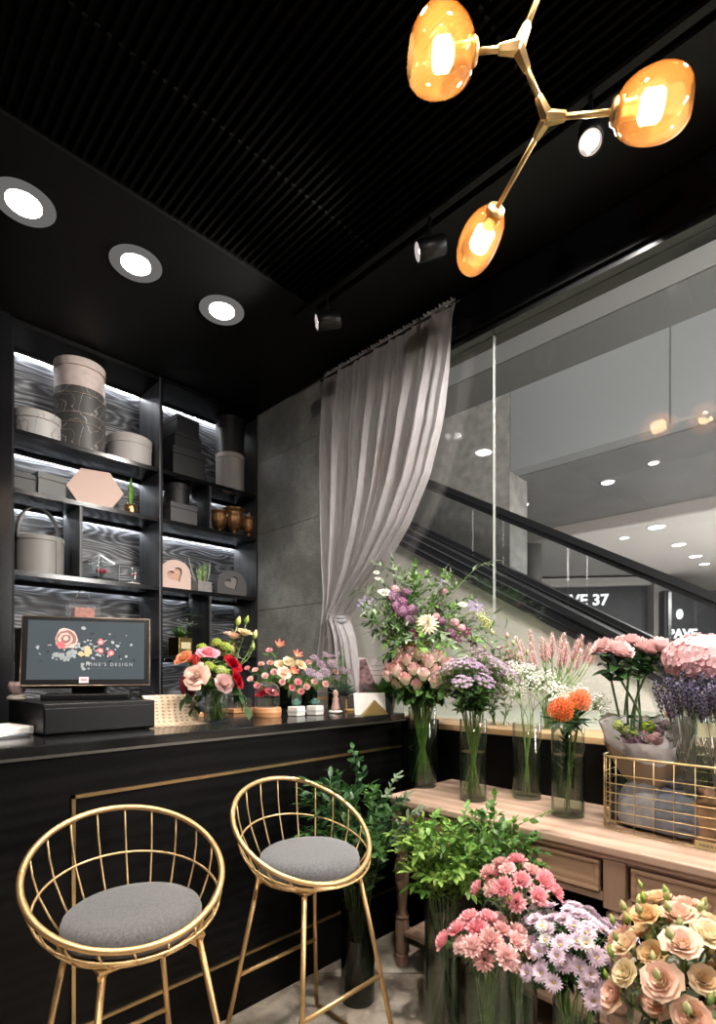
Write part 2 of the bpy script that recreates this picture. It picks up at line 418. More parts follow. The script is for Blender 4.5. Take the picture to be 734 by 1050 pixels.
# =============================== counter ===============================
CY = 1.745
ct = thing('counter', (.5, CY, 0), 'long black wood-grain bar counter with a thin gold line inlaid in its front', 'counter')
C0 = V((.5, CY, 0))
def cp(name, lo, hi, m, **k): return obj(name, MB().box(V(lo) - C0, V(hi) - C0), m, ct, **k)
cp('body', (-1.6, CY + .02, 0), (2.075, 2.42, 1.060), black_wood)
cp('countertop', (-1.6, CY, 1.0605), (2.085, 2.44, 1.10), counter_top_m, bev=.004)
cp('edge_strip', (-1.6, CY - .004, 1.0605), (2.086, CY - .0002, 1.069), mat('edge_dull_metal', (.20, .19, .17), .3, .9))
gi = MB()
x0 = .523 - .5; z0 = .210; z1 = .925
for lo, hi in (((x0, .012, z0), (1.575, .0195, z0 + .011)), ((x0, .012, z1), (1.575, .0195, z1 + .011)), ((x0, .012, z0), (x0 + .011, .0195, z1 + .011))):
    gi.box(lo, hi)
obj('gold_inlay', gi, brass, ct)

# black pedestal between the counter end and the window sill
single('display_pedestal', MB().box((-.085, -.09, 0), (.085, .09, 1.06)), black_paint, 'plain black square pedestal between the counter end and the window sill under the copper urn', 'pedestal', loc=(2.185, 1.80, 0), bev=.003)

# =============================== ceiling lamps ===============================
lamp_face = emit_mat('lamp_face', (1, .97, .93), 13)
halo_glow = emit_mat('lamp_halo_glow', (1, .97, .93), .14)  # faint emission painting the bloom halo round each downlight
halo_glow_rim = emit_mat('lamp_halo_rim', (1, .97, .93), .10)
def add_spot(loc, target, W, size=1.2, blend=.6, rad=.05, col=(1, .93, .84)):
    l = bpy.data.lights.new('spot', 'SPOT'); l.energy = W; l.spot_size = size; l.spot_blend = blend; l.shadow_soft_size = rad; l.color = col
    o = bpy.data.objects.new('spot_light', l); COL.objects.link(o); o.location = loc
    o.rotation_euler = (V(target) - V(loc)).to_track_quat('-Z', 'Y').to_euler(); return o
def add_area(loc, target, W, size=.5, col=(1, .95, .88), sy=None):
    l = bpy.data.lights.new('area', 'AREA'); l.energy = W; l.size = size; l.color = col
    if sy: l.shape = 'RECTANGLE'; l.size_y = sy
    o = bpy.data.objects.new('area_light', l); COL.objects.link(o); o.location = loc
    o.rotation_euler = (V(target) - V(loc)).to_track_quat('-Z', 'Y').to_euler(); return o
dl = None
which = ['bright round ceiling downlight over the till end of the counter', 'middle round ceiling downlight of the row of three over the counter', 'round ceiling downlight of the counter row closest to the slate wall']
for k, x in enumerate((.611, 1.107, 1.60)):
    t = thing('ceiling_downlight', (x, 2.71, CZ), which[k], 'ceiling light')
    obj('halo_ring', MB().lathe([(.076, -.001), (.08, -.010), (.118, -.012), (.126, -.004), (.126, -.0005)], 40), halo_glow, t)  # added glowing ring that imitates the lamp's bloom
    obj('lamp', MB().lathe([(1e-5, -.012), (.066, -.013), (.071, -.009), (.071, -.001)], 40), lamp_face, t)
    add_spot((x, 2.71, CZ - .03), (x, 2.70, 0), 26, 2.2, .8)
# track with three spotlights near the window
rail = single('lamp_track', MB().box((-.016, -4.6, -.02), (.016, .35, -.001)), black_paint, 'slim black ceiling rail that carries the spotlights near the window', 'lamp rail', loc=(1.93, 2.1, CZ))
spot_face = emit_mat('spot_face', (1, .93, .86), 5.0)
spot_ring = mat('spot_reflector', (.55, .5, .47), .25, 1, emit=(1, .9, .85), es=.55)
def track_lamp(y, face_px, target, label, pw, wide=1.5):
    X = 1.93; z = CZ - .16
    t = thing('track_spotlight', (X, y, CZ - .02), label, 'spotlight')
    d = (V(target) - V((X, y, z))).normalized()
    q = d.to_track_quat('Z', 'Y').to_matrix().to_4x4()
    T = Matrix.Translation((0, 0, z - CZ + .02)) @ q
    obj('stem', MB().tube([(0, 0, 0), (0, 0, z - CZ + .02)], .009), black_plastic, t)
    obj('housing', MB().lathe([(.012, -.075), (.040, -.072), (.044, -.062), (.044, .060), (.040, .062), (.036, .054), (.034, .02), (1e-5, .02)], 28, M=T), black_plastic, t)
    obj('reflector', MB().lathe([(.013, .030), (.026, .042), (.034, .057), (.039, .058)], 28, M=T, caps=False), spot_ring, t)
    obj('bulb', MB().lathe([(1e-5, .052), (.008, .050), (.012, .042), (.012, .030)], 20, M=T), spot_face, t)
    add_spot(V((X, y, z)) + d * .075, target, pw, wide, .7, .04)
track_lamp(2.17, None, (.3, 3.2, 2.7), 'black cylindrical track spotlight closest to the slate wall', 80, 1.9)
track_lamp(1.47, None, (.2, 2.9, 2.5), 'black cylindrical track spotlight beside the top corner of the curtain', 80, 1.9)
track_lamp(.75, None, (1.0, .45, 1.6), 'black track spotlight glowing pinkish between the two lower lamp globes', 26)

# =============================== camera, world, view ===============================
cam = bpy.data.cameras.new('camera'); co = bpy.data.objects.new('camera', cam); COL.objects.link(co)
co.location = (0, 0, H); co.rotation_euler = (PI / 2, 0, -PI / 4)
cam.sensor_fit = 'AUTO'; cam.sensor_width = 36; cam.lens = F / 1050 * 36; cam.shift_y = (687 - 525) / 1050; cam.clip_start = .02
sc = bpy.context.scene; sc.camera = co
sc.view_settings.view_transform = 'Standard'; sc.view_settings.look = 'None'; sc.view_settings.gamma = 1; sc.view_settings.exposure = 0
sc.view_settings.use_curve_mapping = False
w = bpy.data.worlds.new('world'); sc.world = w; w.use_nodes = True
bg = w.node_tree.nodes['Background']; bg.inputs[0].default_value = (.85, .87, .9, 1); bg.inputs[1].default_value = .15
sc.cycles.max_bounces = 8; sc.cycles.transparent_max_bounces = 40; sc.cycles.diffuse_bounces = 3; sc.cycles.glossy_bounces = 4
sc.cycles.caustics_reflective = False; sc.cycles.caustics_refractive = False; sc.cycles.sample_clamp_indirect = 4
sc.cycles.use_denoising = True; sc.cycles.use_light_tree = True
# bare spots added under the ceiling to light flowers, stools and floor; no fittings
add_spot((.9, .35, 3.36), (1.1, .7, 0), 165, 2.4, .5, .04, (1, .90, .80))
add_spot((1.75, .1, 3.36), (1.9, .9, 0), 150, 2.3, .5, .035, (1, .92, .84))
add_spot((-.2, .9, 3.36), (.7, 1.4, 0), 100, 2.4, .5, .04, (1, .90, .80))
add_spot((-.6, -.9, 3.36), (1.2, 1.2, .6), 130, 2.4, .5, .05, (1, .93, .86))
add_spot((1.15, .55, 3.37), (1.95, 1.5, 1.2), 110, .7, .6, .04, (1, .95, .90))
add_spot((1.0, .95, 3.36), (1.05, 1.1, 0), 90, 1.7, .6, .04, (1, .91, .80))
add_spot((2.12, .80, 3.37), (1.95, 1.55, .9), 190, 2.2, .5, .03, (1, .95, .90))
# =============================== beyond the window ===============================
E = 5.9
T30 = math.tan(math.radians(29.9))
def zesc(y): return 1.388 + .575 * y      # top of the handrail
struct('floor_mall', MB().box((3.421, -6, .85), (5.88, 12, .90)), green_ledge)
struct('floor_hall', MB().box((5.881, -14, .84), (26, 16, .895)), mall_light)
struct('trim_ledge', MB().box((3.35, -6, 0), (3.42, 12, .93)), green_ledge)
struct('floor_walkway', MB().box((2.6, -6, -.1), (3.35, 12, -.05)), mall_light)
def escalator(X, w, label, nm):
    t = thing('escalator', (X, 0, .9), label, 'escalator')
    O = V((X, 0, .9))
    y0, y1 = -1.2, 9.5
    def sl(y, dz): return V((0, y, zesc(y) + dz - .9))
    def band(name, x0, x1, d0, d1, m):
        mb = MB(); mb.prism([sl(y0, d0) + V((x0, 0, 0)), sl(y1, d0) + V((x0, 0, 0)), sl(y1, d1) + V((x0, 0, 0)), sl(y0, d1) + V((x0, 0, 0))], (x1 - x0, 0, 0))
        return obj(name, mb, m, t)
    dark = mat('esc_rubber' + nm, (.022, .022, .024), .32); grey = mat('esc_deck' + nm, (.09, .09, .095), .22, .85)
    for side, xx in enumerate((0, w)):
        band('handrail', xx - .045, xx + .045, 0, -.085, dark)
        band('handrail_guide', xx - .02, xx + .02, -.086, -.15, grey)
        g = MB(); yy = y0 + .3 * side; 
        while yy < y1:
            a, b = yy, min(yy + 1.25, y1)
            g.prism([sl(a, -.151), sl(b - .012, -.151), sl(b - .012, -.83), sl(a, -.83)], (.012, 0, 0), M=Matrix.Translation((xx - .006, 0, 0)))
            yy = b
        obj('glass_balustrade', g, rail_glass, t)
        band('deck', xx - .10, xx + .10, -.83, -.90, dark)
        band('skirt_rail', xx - .13, xx + .13, -.90, -.92, chrome)
        band('skirting', xx - .11, xx + .11, -.92, -1.02, grey)
        band('lower_rail', xx - .13, xx + .13, -1.02, -1.04, chrome)
        band('lower_skirting', xx - .12, xx + .12, -1.04, -1.12, dark)
    band('step_band', .14, w - .14, -.95, -1.15, mat('esc_steps' + nm, (.12, .12, .12), .4, .7))
    cl = MB()
    ya = (-1.10 + 1.388 - .90) / -.575
    cl.prism([V((-.02, y, z)) for y, z in ((ya, 0), (12, 0), (12, zesc(12) - 2.0), (ya, .01))], (w + .04, 0, 0))
    obj('cladding', cl, cream_wall, t)
    return t
escalator(E, 1.3, 'long escalator with black handrails and glass sides rising across the view outside the window', '')

# bulkheads and ceilings of the mall
struct('ceiling_mall_bulkhead', MB().box((4.5, -6, 4.24), (5.02, 12, 7.5)), mat('bulkhead_light', (.30, .30, .29), .5))
struct('ceiling_bulkhead_shade', MB().box((4.51, -6, 4.225), (5.03, 12, 4.239)), mat('bulkhead_under_shade', (.10, .10, .10), .5))  # thin dark sheet; the underside's shade is put into its colour
mb = MB()
yy = 4.35
struct('wall_fascia', MB().box((8, -8, 4.62), (8.3, 4.42, 9)), mall_fascia)
fj = MB()
for y in (2.05, -1.2): fj.box((7.992, y, 4.63), (7.999, y + .012, 7.5))
struct('trim_fascia', fj, mat('seam_dark', (.12, .12, .12), .5))
struct('ceiling_soffit', MB().box((8.301, -8, 4.60), (11.8, 13, 4.7)), mall_dark)
struct('ceiling_drop', MB().box((11.8, -10, 4.38), (11.95, 13, 4.8)), mat('drop_metal', (.5, .46, .43), .35, .3))
struct('ceiling_shop', MB().box((11.951, -14, 4.39), (26, 16, 4.5)), mall_white)
struct('pillar_mall', MB().box((8.0, 4.43, .9), (8.6, 12, 9)), stone_pillar_m)
struct('ceiling_mall_top', MB().box((2.65, -8, 8.9), (12, 12, 9.0)), mall_light)
struct('pillar_steel', MB().lathe([(.22, 0), (.22, 3.7)], 28, c=on_D(546, 687, 13) - V((0, 0, H - .9))), mat('pillar_metal', (.35, .34, .32), .3, .6))
# shop front far across the hall, turned towards the escalator
A = on_D(556, 687, 17.6); B = on_D(669, 687, 17.2)
A.z = B.z = .9; d = (B - A).normalized(); nrm = V((d.y, -d.x, 0));
if nrm.dot(V((-1, -1, 0))) < 0: nrm = -nrm
sf = thing('shop_front', A, 'dark shop front with a lit white PAVE 37 sign seen beneath the escalator handrail', 'shop front')
Ls = (B - A).length
board_m = mat('sign_board_speckle', (.05, .05, .055), .4, noise=.9, nscale=30)
Fm = Matrix(((d.x, nrm.x, 0, 0), (d.y, nrm.y, 0, 0), (0, 0, 1, 0), (0, 0, 0, 1)))
obj('facade', MB().box((0, -.3, 0), (Ls, 0, 3.15), M=Fm), board_m, sf)
obj('cornice', MB().box((-.2, -.3, 3.155), (Ls + .4, .25, 3.42), M=Fm), mall_white, sf)
sg = emit_mat('sign_white', (1, 1, 1), 3.2)
tM = frame_M(d * .0 + nrm * .02 + V((0, 0, 2.56)) + d * .28, d, (0, 0, 1))
text('sign_lettering', 'PAVE 37', .50, sg, sf, tM, .02, 1.02, bold=.012)
A2 = on_D(681, 687, 16.5); B2 = on_D(742, 687, 16.5); A2.z = B2.z = .9
sf2 = thing('shop_front', A2, 'narrow dark shop front with an oval lamp and PAVE lettering behind the hydrangea', 'shop front')
d2 = (B2 - A2).normalized(); n2 = V((d2.y, -d2.x, 0)); n2 = n2 if n2.dot(V((-1, -1, 0))) > 0 else -n2
Fm2 = Matrix(((d2.x, n2.x, 0, 0), (d2.y, n2.y, 0, 0), (0, 0, 1, 0), (0, 0, 0, 1)))
obj('facade', MB().box((0, -.3, 0), ((B2 - A2).length, 0, 2.9), M=Fm2), board_m, sf2)
text('sign_lettering', 'PAVE', .40, sg, sf2, frame_M(n2 * .02 + V((0, 0, 1.42)) + d2 * .10, d2, (0, 0, 1)), .02, 1, bold=.012)
obj('oval_emblem', MB().ball((0, 0, 0), .10, 16, 10, sz=1.6, M=Matrix.Translation(d2 * .42 + n2 * .1 + V((0, 0, 2.15)))), sg, sf2)
obj('wall_strip', MB().box((.1, .001, .2), (.2, .05, 2.85), M=Fm2), chrome, sf2)
C1 = on_D(674, 687, 17); C1.z = .9
struct('pillar_far', MB().box((-.22, -.2, 0), (.22, .2, 3.49), M=Matrix.Translation(C1) @ Matrix.Rotation(-PI / 4, 4, 'Z')), mat('far_pillar_grey', (.42, .40, .38), .5))
struct('wall_mall_far', MB().box((-9, 0, 0), (9, .3, 4), M=Matrix.Translation(on_D(600, 687, 20.5) - V((0, 0, .45))) @ Matrix.Rotation(-PI / 4, 4, 'Z')), mall_light)
# door frames beside the steel pillar
# ceiling lamps of the mall
ml = emit_mat('mall_lamp', (1, .97, .94), 9)
labs = ['round lamp glowing in the dark mall ceiling above the pair of glass globes reflections', 'oval lamp in the dark mall ceiling, beside the panel joint', 'oval mall lamp just above the escalator handrail in the dark soffit',
        'mall lamp in the pale ceiling, topmost of its row', 'second mall lamp down the row in the pale ceiling', 'third mall lamp down the row in the pale ceiling', 'lowest mall lamp of the row in the pale ceiling', 'small mall lamp in the pale ceiling beside the metal edge band']
for k, (u, v, z, r) in enumerate(((670, 474, 4.60, .07), (623, 494, 4.60, .10), (536, 517, 4.60, .10), (673, 540, 4.39, .16), (696, 558, 4.39, .15), (713, 570, 4.39, .15), (722, 578, 4.39, .13), (640, 551, 4.39, .10))):
    p = on_z(u, v, z)
    t = thing('mall_downlight', p, labs[k], 'ceiling light')
    obj('rim', MB().lathe([(r, -.002), (r * 1.12, -.02), (r * 1.25, -.004)], 24), mall_white, t)
    obj('lamp', MB().lathe([(1e-5, -.02), (r * .95, -.02), (r, -.002)], 24), ml, t)
# emblem and red characters on the dark soffit edge
em = thing('hanging_emblem', on_D(548, 496, 12), 'faint grey star emblem with a small red character below the grey fascia', 'emblem')
pts = []
for k in range(16):
    a = PI * 2 * k / 16; r = (.20 if k % 2 == 0 else .13)
    pts.append(V((r * math.cos(a) * S2, -r * math.cos(a) * S2, r * math.sin(a))))
obj('star', MB().prism(pts, (.02, .02, 0)), mat('emblem_grey', (.45, .45, .45), .5), em)
text('red_character', '头', .30, mat('emblem_red', (.35, .12, .12), .5), em, frame_M(V((.36, -.36, -.12)), (S2, -S2, 0), (0, 0, 1)), .005)
# area lights added to brighten the mall, without fittings of their own
add_area((6.8, 1.5, 8.7), (6.8, 1.5, 0), 420, 5, (1, .97, .93), 8)
add_area((3.1, -3.6, 2.9), (5.9, 2.2, 1.2), 1100, 1.2, (1, .96, .91), 2.4)  # added out of view to brighten the escalator cladding
add_area((14.5, -1.0, 4.2), (14.5, -1.0, 0), 1500, 5, (1, .97, .94), 8)
add_area((10, 0, 4.3), (10, 0, 0), 300, 3, (1, .97, .94), 6)
# =============================== bar stools ===============================
felt = mat('grey_felt', (.125, .125, .13), .95, noise=.35, nscale=160, bump=.5, bscale=500, spec=.2, sheen=.4)
def stool(cx, cy, yaw, label, rim_c, tilt=.5):
    t = thing('bar_stool', (cx, cy, 0), label, 'bar stool', 'gold wire bar stools')
    zb = .645
    pr = [(1e-5, 0), (.150, 0), (.163, .006), (.168, .020), (.168, .036), (.163, .050), (.148, .060), (.11, .064), (1e-5, .066)]
    obj('cushion', MB().lathe([(r, z + zb + .010) for r, z in pr], 48), felt, t)
    R0 = .239
    rc = V(rim_c) - V((cx, cy, 0))
    dx, dy = math.cos(yaw), math.sin(yaw)
    def rim(a):
        x = R0 * math.cos(a) * math.cos(tilt); z = R0 * math.cos(a) * math.sin(tilt); y = R0 * math.sin(a)
        return rc + V((x * dx - y * dy, x * dy + y * dx, z))
    def low(a, r=.160, z=zb):
        return V((r * (math.cos(a) * dx - math.sin(a) * dy), r * (math.cos(a) * dy + math.sin(a) * dx), z))
    n = 72
    obj('rim', MB().tube([rim(2 * PI * i / n) for i in range(n)], .0085, 10, True), gold, t)
    obj('seat_ring', MB().tube([low(2 * PI * i / n, .168, zb + .004) for i in range(n)], .006, 8, True), gold, t)
    obj('seat_pan', MB().lathe([(1e-5, zb - .004), (.160, zb - .002), (.166, zb + .004), (.160, zb + .009), (1e-5, zb + .009)], 36), gold, t)
    # middle hoop and thin upright wires
    def side(a, k):
        p, q = low(a, .168), rim(a); m = p.lerp(q, k); out = V((m.x, m.y, 0)).normalized() * (.018 * math.sin(PI * k)); return m + out
    obj('middle_hoop', MB().tube([side(2 * PI * i / n, .52) for i in range(n)], .0035, 6, True), gold_thin, t)
    for i in range(20):
        a = 2 * PI * (i + .5) / 20
        obj('upright_wire', MB().tube([side(a, k / 4) for k in range(5)], .0028, 6), gold_thin, t)
    a0, a1 = .118, .212; zl = zb - .012
    legs = {}
    for sx in (-1, 1):
        for sy in (-1, 1):
            p, q = V((sx * a0, sy * a0, zl)), V((sx * a1, sy * a1, .008)); legs[(sx, sy)] = (p, q)
            obj('leg', MB().tube([p, q], .0082, 10), gold, t)
            br = MB(); br.prism([(sx * (a0 + .012), sy * (a0 + .012), zb - .002), (sx * (a0 + .012), sy * (a0 - .055), zb - .002), (sx * (a0 - .055), sy * (a0 + .012), zb - .002)], (0, 0, -.008))
            br.prism([(sx * (a0 + .010), sy * (a0 + .010), zb - .011), (sx * (a0 - .040), sy * (a0 - .040), zb - .011), (sx * (a0 + .004), sy * (a0 + .004), zb - .045)], (.004 * sx, -.004 * sy, 0))
            obj('bracket', br, gold, t)
    def on(l, z):
        p, q = legs[l]; k = (p.z - z) / (p.z - q.z); return p.lerp(q, k)
    for sy in (-1, 1):
        obj('footrest', MB().tube([on((-1, sy), .295), on((1, sy), .295)], .0075, 10), gold, t)
    for sx in (-1, 1):
        obj('floor_bar', MB().tube([on((sx, -1), .009), on((sx, 1), .009)], .0075, 10), gold, t)
    return t
stool(.555, 1.372, 1.42, 'gold wire bar stool with a round grey felt cushion, standing before the till', (.551, 1.396, .802), .49)
stool(1.140, 1.370, 1.55, 'gold wire bar stool with a round grey felt cushion, the one beside the leafy plants', (1.123, 1.383, .798), .555)

# =============================== wooden console table ===============================
oak = wood_mat('washed_oak', (.36, .235, .17), (.58, .42, .32), (1, .12, 1), 4, 9, .5, .15, (.0, 1), direction='X')
oak_f = wood_mat('washed_oak_front', (.32, .20, .125), (.48, .32, .21), (1, .25, 2), 5, 4, .5, .25, (.0, 1.), direction='Z')
oak_leg = wood_mat('washed_oak_leg', (.26, .16, .11), (.40, .27, .19), (2, 2, .3), 6, 3, .5, .15, (.0, 1.), direction='X')
TZ = .755; TX0, TX1 = 1.765, 2.29; TY0, TY1 = -.42, 1.60
tb = thing('console_table', (1.80, .6, 0), 'long washed oak console table with drawers and turned legs under the window', 'table')
TB = V((1.80, .6, 0))
r = .07; pl = []
for cx_, cy_, a0 in ((TX0 + r, TY1 - r, 90), (TX0 + r, TY0 + r, 180)):
    for k in range(7):
        a = math.radians(a0 + 15 * k); pl.append((cx_ + r * math.cos(a), cy_ + r * math.sin(a)))
pl += [(TX1, TY0), (TX1, TY1)]
top = MB(); top.prism([V((x, y, TZ - .03)) - TB for x, y in pl], (0, 0, .03))
def inset(p, d): return (max(p[0], TX0 + 0) + (d if p[0] < 2 else 0), min(max(p[1], TY0 + d), TY1 - d))
obj('tabletop', top, oak, tb, bev=.007, seg=3)
sub = MB(); sub.prism([V((*inset(p, .012), TZ - .046)) - TB for p in pl], (0, 0, .0155)); obj('moulding', sub, oak, tb, bev=.004)
LX = 1.815; BX = 2.25
legY = [1.535, .62, -.33]
def turned(x, y, front=True):
    w = .034
    mb = MB(); mb.box((x - w, y - w, .545), (x + w, y + w, TZ - .047))
    if front:
        prof = [(.022, 0), (.028, .004), (.030, .05), (.026, .055), (.031, .07), (.031, .12), (.031, .20), (.026, .21), (.033, .222), (.026, .234), (.020, .25), (.022, .28), (.029, .36), (.034, .43), (.034, .455), (.024, .49), (.022, .50), (.033, .513), (.034, .522), (.026, .532), (.032, .5449)]
    else:
        prof = [(.025, 0), (.03, .2), (.03, .5449)]
    mb.lathe(prof, 28, (x, y, 0))
    o = obj('leg', MB().add([V(p) - TB for p in mb.v], mb.f, 0), oak_leg, tb); sharp(o, 40)
    b = o.modifiers.new('b', 'BEVEL'); b.width = .003; b.segments = 2; b.angle_limit = 1.2
for y in legY: turned(LX, y); turned(BX, y)
ap = MB()
zA, zB = .575, TZ - .047
def dr(y0, y1, two):
    # apron rails around drawers, drawer fronts as parts
    ys = [y0, (y0 + y1) / 2, y1] if two else [y0, y1]
    a2 = MB(); a2.box((LX - .020, y0, zA - .012), (LX + .02, y1, zA + .010)); a2.box((LX - .020, y0, zB - .012), (LX + .02, y1, zB))
    for yy in ys[1:-1]: a2.box((LX - .020, yy - .010, zA + .0101), (LX + .02, yy + .010, zB - .0121))
    obj('apron_rail', MB().add([V(p) - TB for p in a2.v], a2.f, 0, False), oak_leg, tb)
    for k in range(len(ys) - 1):
        a, b = ys[k] + .014, ys[k + 1] - .014; 
        O = V((LX - .022, (a + b) / 2, (zA + zB) / 2)) - TB; hw = (b - a) / 2 ; hz = (zB - zA) / 2 - .0145
        m = MB(); m.box((0, -hw, -hz), (.02, hw, hz))
        # raised frame moulding and recessed field
        for lo, hi in (((-.006, -hw, hz - .014), (-.0001, hw, hz)), ((-.006, -hw, -hz), (-.0001, hw, -hz + .014)), ((-.006, -hw, -hz + .0141), (-.0001, -hw + .014, hz - .0141)), ((-.006, hw - .014, -hz + .0141), (-.0001, hw, hz - .0141))):
            m.box(lo, hi)
        d_ = obj('drawer', m, oak_f, tb, bev=.0025); d_.location = O
        obj('knob', MB().lathe([(.006, 0), (.007, .010), (.012, .016), (.0165, .022), (.0165, .028), (.011, .034), (1e-5, .036)], 22, M=Matrix.Rotation(-PI / 2, 4, 'Y')), oak_leg, d_)
        
dr(.655, 1.500, True); dr(-.295, .585, True)
en = MB(); en.box((LX + .034, 1.515, zA), (BX - .034, 1.535, zB)); en.box((BX - .01, -.29, zA), (BX + .01, 1.50, zB))
obj('apron_panel', MB().add([V(p) - TB for p in en.v], en.f, 0, False), oak_leg, tb)
lo_ = MB(); lo_.box((LX - .03, -.30, .150), (BX + .02, 1.50, .172)); 
obj('lower_shelf', MB().add([V(p) - TB for p in lo_.v], lo_.f, 0, False), oak, tb, bev=.004)

# =============================== curtain ===============================
def curtain_m():
    m, nt, out = _new('sheer_curtain'); L = nt.links
    tc = N(nt, 'ShaderNodeTexCoord'); mp = N(nt, 'ShaderNodeMapping'); mp.inputs['Scale'].default_value = (1, 1, .15)
    L.new(tc.outputs['Object'], mp.inputs[0]); n = N(nt, 'ShaderNodeTexNoise', Scale=60.0, Detail=3); L.new(mp.outputs[0], n.inputs['Vector'])
    c = ramp(nt, n.outputs[0], [(.3, (.42, .40, .405)), (.7, (.53, .505, .51))])
    d = N(nt, 'ShaderNodeBsdfDiffuse'); L.new(c, d.inputs[0]); t = N(nt, 'ShaderNodeBsdfTranslucent'); L.new(c, t.inputs[0])
    a = N(nt, 'ShaderNodeMixShader', Fac=.35); L.new(d.outputs[0], a.inputs[1]); L.new(t.outputs[0], a.inputs[2])
    tr = N(nt, 'ShaderNodeBsdfTransparent'); tr.inputs[0].default_value = (.95, .93, .94, 1)
    lw = N(nt, 'ShaderNodeLayerWeight', Blend=.5)
    f = ramp(nt, lw.outputs['Facing'], [(0, (.64, .64, .64)), (.8, (1, 1, 1))])
    b = N(nt, 'ShaderNodeMixShader'); L.new(f, b.inputs[0]); L.new(tr.outputs[0], b.inputs[1]); L.new(a.outputs[0], b.inputs[2])
    L.new(b.outputs[0], out.inputs[0]); return m
cur_m = curtain_m()
CX = AX - .105
def keyz(u, v): p = on_X(u, v, CX); return (p.z, p.y)
Lk = sorted([keyz(332, 389), keyz(333, 450), keyz(334, 520), keyz(336, 580), keyz(339, 615), keyz(339, 636), keyz(334, 662), keyz(330, 700), (0.02, keyz(328, 700)[1])])
Rk = sorted([keyz(467, 311), keyz(460, 370), keyz(450, 430), keyz(436, 485), keyz(415, 535), keyz(390, 578), keyz(366, 610), keyz(350, 634), keyz(358, 655), keyz(364, 700), (0.02, keyz(366, 700)[1])])
def ev(K, z):
    if z <= K[0][0]: return K[0][1]
    for a, b in zip(K, K[1:]):
        if z <= b[0]:
            k = (z - a[0]) / (b[0] - a[0]); k2 = k
            return a[1] + (b[1] - a[1]) * k2
    return K[-1][1]
tc_ = thing('curtain', (CX, keyz(332, 389)[1], 0), 'sheer grey curtain gathered on a rod and tied back against the window', 'curtain')
CO = V((CX, keyz(332, 389)[1], 0))
zt = keyz(332, 389)[0]; z_tie = keyz(345, 634)[0]
rows = 110; cols = 300; P = []
ph = [R.uniform(0, 6.28) for _ in range(6)]
for i in range(rows):
    z = zt - (zt - .02) * (i / (rows - 1)) ** 1.0
    yl, yr = ev(Lk, z), ev(Rk, z); wd = abs(yl - yr); row = []
    dt = abs(z - z_tie)
    near = max(0, 1 - dt / .35)
    amp = .018 + .040 * min(1, (zt - z) / .5) + .022 * near ** 2
    for j in range(cols):
        s_ = j / (cols - 1)
        warp = s_ + .012 * math.sin(9 * s_ + ph[0]) + .006 * math.sin(2.1 * z + 5 * s_ + ph[1])
        f1 = math.sin(2 * PI * 17 * warp + ph[2] + .5 * math.sin(1.3 * z)); f2 = math.sin(2 * PI * 7 * warp + ph[3]); f3 = math.sin(2 * PI * 31 * warp + ph[4])
        x = -amp * (.50 * f1 + .62 * f2 + .22 * f3 * (1 - near))
        if z > zt - .06: x *= .45; 
        y = yl + (yr - yl) * (s_ + .010 * math.sin(2 * PI * 17 * warp + 1.2))
        row.append(V((CX + x, y, z)) - CO)
    P.append(row)
obj('cloth', MB().grid(P), cur_m, tc_)
# ruffled heading above the rod
P = []
for i in range(5):
    row = []
    for j in range(cols):
        s_ = j / (cols - 1); a = .010 * (i / 4)
        row.append(V((CX + a * math.sin(2 * PI * 46 * s_) - .004, P and 0 or 0, 0)) * 0 + V((CX + (.004 + a) * math.sin(2 * PI * 43 * s_ + 2 * math.sin(11 * s_)), ev(Lk, zt) + (ev(Rk, zt) - ev(Lk, zt)) * s_, zt - .005 + .035 * i / 4 + .004 * math.sin(2 * PI * 29 * s_))) - CO)
    P.append(row)
obj('heading', MB().grid(P), cur_m, tc_)
obj('rod', MB().tube([V((CX, ev(Lk, zt) + .03, zt + .0)) - CO, V((CX, ev(Rk, zt) - .03, zt)) - CO], .008, 10), black_gloss, tc_)
ty = (ev(Lk, z_tie) + ev(Rk, z_tie)) / 2; tw = abs(ev(Lk, z_tie) - ev(Rk, z_tie)) / 2
tie = MB()
for dz, rr in ((-.012, .016), (.012, .014)):
    tie.tube([V((CX + .046 * math.cos(a), ty + (tw + .012) * math.sin(a), z_tie + dz + .015 * math.sin(a + .6))) - CO for a in [2 * PI * k / 24 for k in range(24)]], rr, 8, True)
tie.ball(V((CX - .05, ty + .012, z_tie + .01)) - CO, .028, 10, 8)
tie.leaf(V((CX - .05, ty + .01, z_tie)) - CO, (-.2, .3, -1), (-1, 0, 0), .14, .05, 0, .2, .5)
tie.leaf(V((CX - .05, ty + .02, z_tie)) - CO, (-.2, .6, -.8), (-1, 0, 0), .10, .045, 0, .2, .5)
obj('tie', tie, mat('tie_grey', (.20, .20, .215), .8), tc_)

